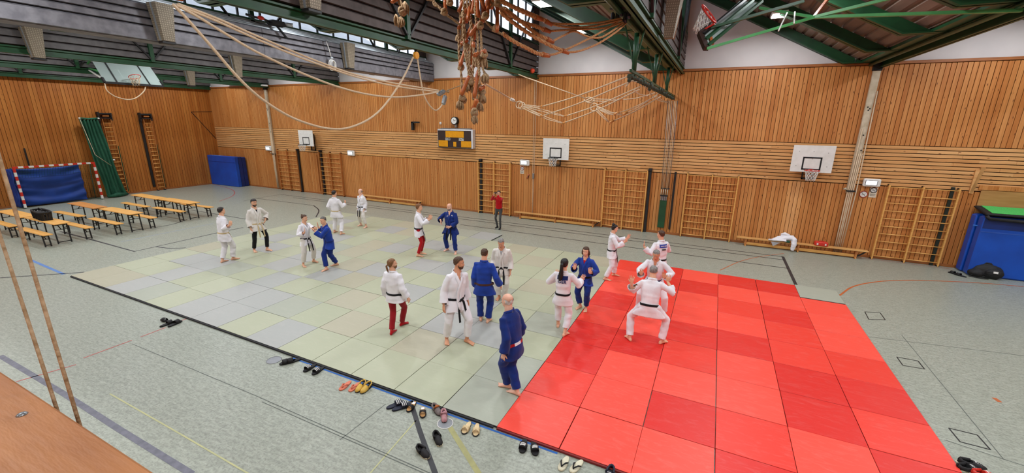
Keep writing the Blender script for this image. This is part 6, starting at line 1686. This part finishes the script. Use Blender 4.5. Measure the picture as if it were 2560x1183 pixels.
def shoe(kind, px, py, ang, label, cat, group, L=.27, z=0, scale=1.0):
    """ang: where the toe points as seen in the photograph, degrees clockwise from rightwards."""
    p = fl(px, py, .03); q = fl(px + 6 * math.cos(R(ang)), py + 6 * math.sin(R(ang)), .03); p.z = z; L *= 1.07
    T = thing(kind[0], label, cat, p, math.atan2(q.y - p.y, q.x - p.x), group); k = kind[1]; w = L * .37
    if k == 'slide':
        sole(T, kind[2], L, w, .028, kind[4] if len(kind) > 4 else None); s = strap(T, kind[2], .04, .05, w * .98, .055, .028, wd=.095)
        if kind[3] == 'stripes':
            for j in (-1, 0, 1): strap(T, M['white'], .04 + j * .028, .05 + j * .028, w * 1.0, .059, .028, 'stripe', s, .004, .012)
        if kind[3] == 'logo':
            strap(T, M['white'], .045, .05, w * 1.0, .059, .028, 'white_band', s, .003, .05)
            b_ = MB()
            for q in range(5): b_.box((.047, -.02 + .01 * q, .091), (.02, .004, .002))
            b_.build('band_print', BLK, s)['kind'] = 'stuff'
    if k == 'flip':
        sole(T, kind[2], L, w, .02, kind[4] if len(kind) > 4 else None)
        b_ = MB()
        for s in (-1, 1): b_.tube([(.085, 0, .02), (.07, s * .01, .045), (.02, s * .035, .05), (-.03, s * w * .44, .018)], [.006, .009, .011, .009], 6)
        b_.build('thong', kind[3], T)
    if k == 'cross':
        sole(T, BLK, L, w, .018, kind[2])
        for a_, c_ in ((.09, .0), (.0, .09), (.03, .05)): strap(T, kind[3], a_, c_, w * .98, .045, .018, wd=.026)
    if k == 'sandal':
        sole(T, BLK, L, w, .026, kind[2]); strap(T, BLK, .02, .07, w * .98, .05, .026, wd=.04); strap(T, BLK, .06, .02, w * .98, .047, .026, wd=.035)
        MB().box((-.075, 0, .031), (.05, .05, .003)).build('heel_label', M['white'], T)
    if k in ('clog', 'shoe', 'slipper'):
        sole(T, kind[3], L, w, .022)
        bb = MB()
        bb.loft([[V(x, yy * w * wd_ / 2, .015 + max(0, zz) * h_) for yy, zz in [(math.cos(t), math.sin(t)) for t in [math.pi * q / 8 for q in range(9)]] + [(-.5, -.0), (.5, -.0)]] for x, wd_, h_ in ((.0, .98, .075), (.04, 1.0, .07), (.08, .98, .058), (.11, .8, .045), (L / 2 - .004, .35, .02))])
        if k != 'clog':
            for s in (-1, 1): bb.tube([(.0, s * w * .44, .05), (-.06, s * w * .40, .05), (-.11, s * w * .28, .055), (-.128, 0, .06)], [.016, .014, .014, .016], 6, flat=2.2)
        bb.build('upper', kind[2], T)
        MB().loft([[V(x * .85 - .01, y * .8, z_) for x, y in outline(L, w)] for z_ in (.021, .026)], sm=False).build('insole', kind[4] if len(kind) > 4 else BLK, T)
        if k == 'clog': MB().tube([(.0, -w * .48, .05), (-.09, -w * .42, .075), (-.13, 0, .085), (-.09, w * .42, .075), (.0, w * .48, .05)], .008, 6, flat=2.2).build('heel_strap', kind[2], T)
        if k == 'slipper': MB().tube([(.0, -.04, .085), (.01, 0, .10), (.0, .04, .085), (-.03, 0, .09)], .016, 6, closed=True).build('fur_collar', kind[5], T)
        if k == 'shoe' and len(kind) > 5:
            b_ = MB(); 
            for j in range(4): b_.bar((.03 + .02 * j, -.025, .085 - .008 * j), (.03 + .02 * j, .025, .085 - .008 * j), .007, .006)
            b_.build('lace', M['white'], T)
    if scale != 1: T.scale = (scale,) * 3
    return T
G1 = 'black shoes lying alone on the floor by the far mat edge'
shoe(('slipper', 'slide', BLK, ''), 409, 800, 20, 'small black slipper, farthest of the loose black shoes by the mat edge', 'shoe', G1, .22)
shoe(('slipper', 'slide', BLK, ''), 418, 809, -20, 'black slipper in the middle of the three loose black shoes', 'shoe', G1, .28)
shoe(('slipper', 'slide', BLK, ''), 437, 808, -25, 'long black slipper lying on the red dashed line', 'shoe', G1, .30)
shoe(('slide_sandal', 'slide', BLK, ''), 719, 904, 165, 'plain black slide, left one beside the grey socket lid', 'sandal', 'plain black slides')
shoe(('slide_sandal', 'slide', BLK, ''), 733, 901, 165, 'plain black slide, right one beside the grey socket lid', 'sandal', 'plain black slides')
shoe(('slide_sandal', 'slide', BLK, 'stripes'), 775, 918, 148, 'black slide with white stripes, left of the pair next to the plain slides', 'sandal', 'black striped slides')
shoe(('slide_sandal', 'slide', BLK, 'stripes'), 796, 925, 146, 'black slide with white stripes, right of the pair next to the plain slides', 'sandal', 'black striped slides')
shoe(('flip_flop', 'flip', COR, COR), 863, 962, 140, 'coral flip-flop lying free left of the ochre clogs', 'flip-flop', 'coral flip-flops')
shoe(('flip_flop', 'flip', COR, COR), 887, 965, 140, 'coral flip-flop touching the ochre clogs', 'flip-flop', 'coral flip-flops')
shoe(('clog', 'clog', YEL, BLK, BLK), 902, 967, 135, 'ochre yellow clog with heel strap, left one', 'clog', 'ochre clogs')
shoe(('clog', 'clog', YEL, BLK, BLK), 916, 970, 140, 'ochre yellow clog with heel strap, right one', 'clog', 'ochre clogs')
shoe(('slide_sandal', 'slide', NVY, 'stripes'), 989, 1011, -20, 'navy slide with white stripes, toe to the mats, left one', 'sandal', 'navy striped slides', .29)
shoe(('slide_sandal', 'slide', NVY, 'stripes'), 1003, 1016, -20, 'navy slide with white stripes, toe to the mats, right one', 'sandal', 'navy striped slides', .29)
shoe(('sandal', 'sandal', TAN), 1029, 1015, 128, 'tan sandal with black straps next to the navy slides', 'sandal', 'tan sandals with black straps', .25)
shoe(('sandal', 'sandal', TAN), 1057, 1029, 90, 'tan sandal with black straps next to the felt slippers', 'sandal', 'tan sandals with black straps', .25)
shoe(('felt_slipper', 'slipper', GRY, BLK, GRY, RST), 1092, 1025, 50, 'grey felt slipper with rust fur collar', 'slipper', 'felt slippers', .26)
shoe(('felt_slipper', 'slipper', PNK, BLK, GRY, PNK), 1110, 1041, 85, 'dusty pink felt slipper lying on its mate', 'slipper', 'felt slippers', .24)
shoe(('cross_sandal', 'cross', CRM, CRM), 1167, 1067, 120, 'cream cross strap sandal, left one', 'sandal', 'cream cross strap sandals', .27)
shoe(('cross_sandal', 'cross', CRM, CRM), 1191, 1072, 100, 'cream cross strap sandal, right one', 'sandal', 'cream cross strap sandals', .27)
shoe(('slip_on_shoe', 'shoe', BLK, CR2), 1094, 1097, 65, 'black slip-on shoe with pale sole lying alone', 'shoe', 'black slip-on shoes', .27)
shoe(('slip_on_shoe', 'shoe', BLK, CR2), 1057, 1130, 42, 'black slip-on shoe with pale sole lying on the black curved line', 'shoe', 'black slip-on shoes', .27)
shoe(('slide_sandal', 'slide', BLK, 'logo'), 1309, 1112, 104, 'black slide with printed white band, left one', 'sandal', 'black slides with white band')
shoe(('slide_sandal', 'slide', BLK, 'logo'), 1336, 1118, 80, 'black slide with printed white band, right one', 'sandal', 'black slides with white band')
shoe(('flip_flop', 'flip', CR2, BLK, CR2), 1410, 1156, 120, 'cream flip-flop with black thong, left one', 'flip-flop', 'cream flip-flops')
shoe(('flip_flop', 'flip', CR2, BLK, CR2), 1442, 1163, 135, 'cream flip-flop with black thong, right one', 'flip-flop', 'cream flip-flops')
shoe(('slip_on_shoe', 'shoe', NVY, M['white'], BLK, 1), 1524, 1186, 110, 'navy shoe cut by the bottom edge of the picture', 'shoe', None)
shoe(('slip_on_shoe', 'shoe', BLK, CR2, BLK, 1), 2428, 1161, 15, 'black laced shoe at the right mat edge, upper of two', 'shoe', 'black laced shoes', .30)
shoe(('slip_on_shoe', 'shoe', BLK, CR2, BLK, 1), 2420, 1172, 5, 'black laced shoe at the right mat edge, lower of two', 'shoe', 'black laced shoes', .30)
shoe(('slip_on_shoe', 'shoe', M['red'], M['white'], BLK, 1), 2458, 1187, 8, 'red shoe with white sole at the bottom right edge', 'shoe', None, .28)
shoe(('slide_sandal', 'slide', BLK, ''), 2386, 683, 195, 'black slide before the big blue mats, farther from the rucksack', 'sandal', 'black slides by the rucksack', .29)
shoe(('slide_sandal', 'slide', BLK, ''), 2401, 688, 195, 'black slide before the big blue mats, nearer the rucksack', 'sandal', 'black slides by the rucksack', .29)
# phone held up before the face of the person in the red sweatshirt
po, inf = INFO[8]
mw = Matrix.Translation(po.location) @ Matrix.Rotation(po.rotation_euler.z, 4, 'Z')
c = mw @ ((inf['wr'][1] + inf['wr'][-1]) / 2 + V(.0, 0, .105))
T = thing('phone', 'black phone held up by the person in the red sweatshirt', 'phone', c, po.rotation_euler.z)
MB().box((0, 0, 0), (.010, .16, .078), bev=.003).build('case', M['black'], T)
MB().cyl((.005, .05, .02), (.008, .05, .02), .010, n=10).build('camera_lens', M['dark'], T)
bpy.data.scenes.remove(_tmp)
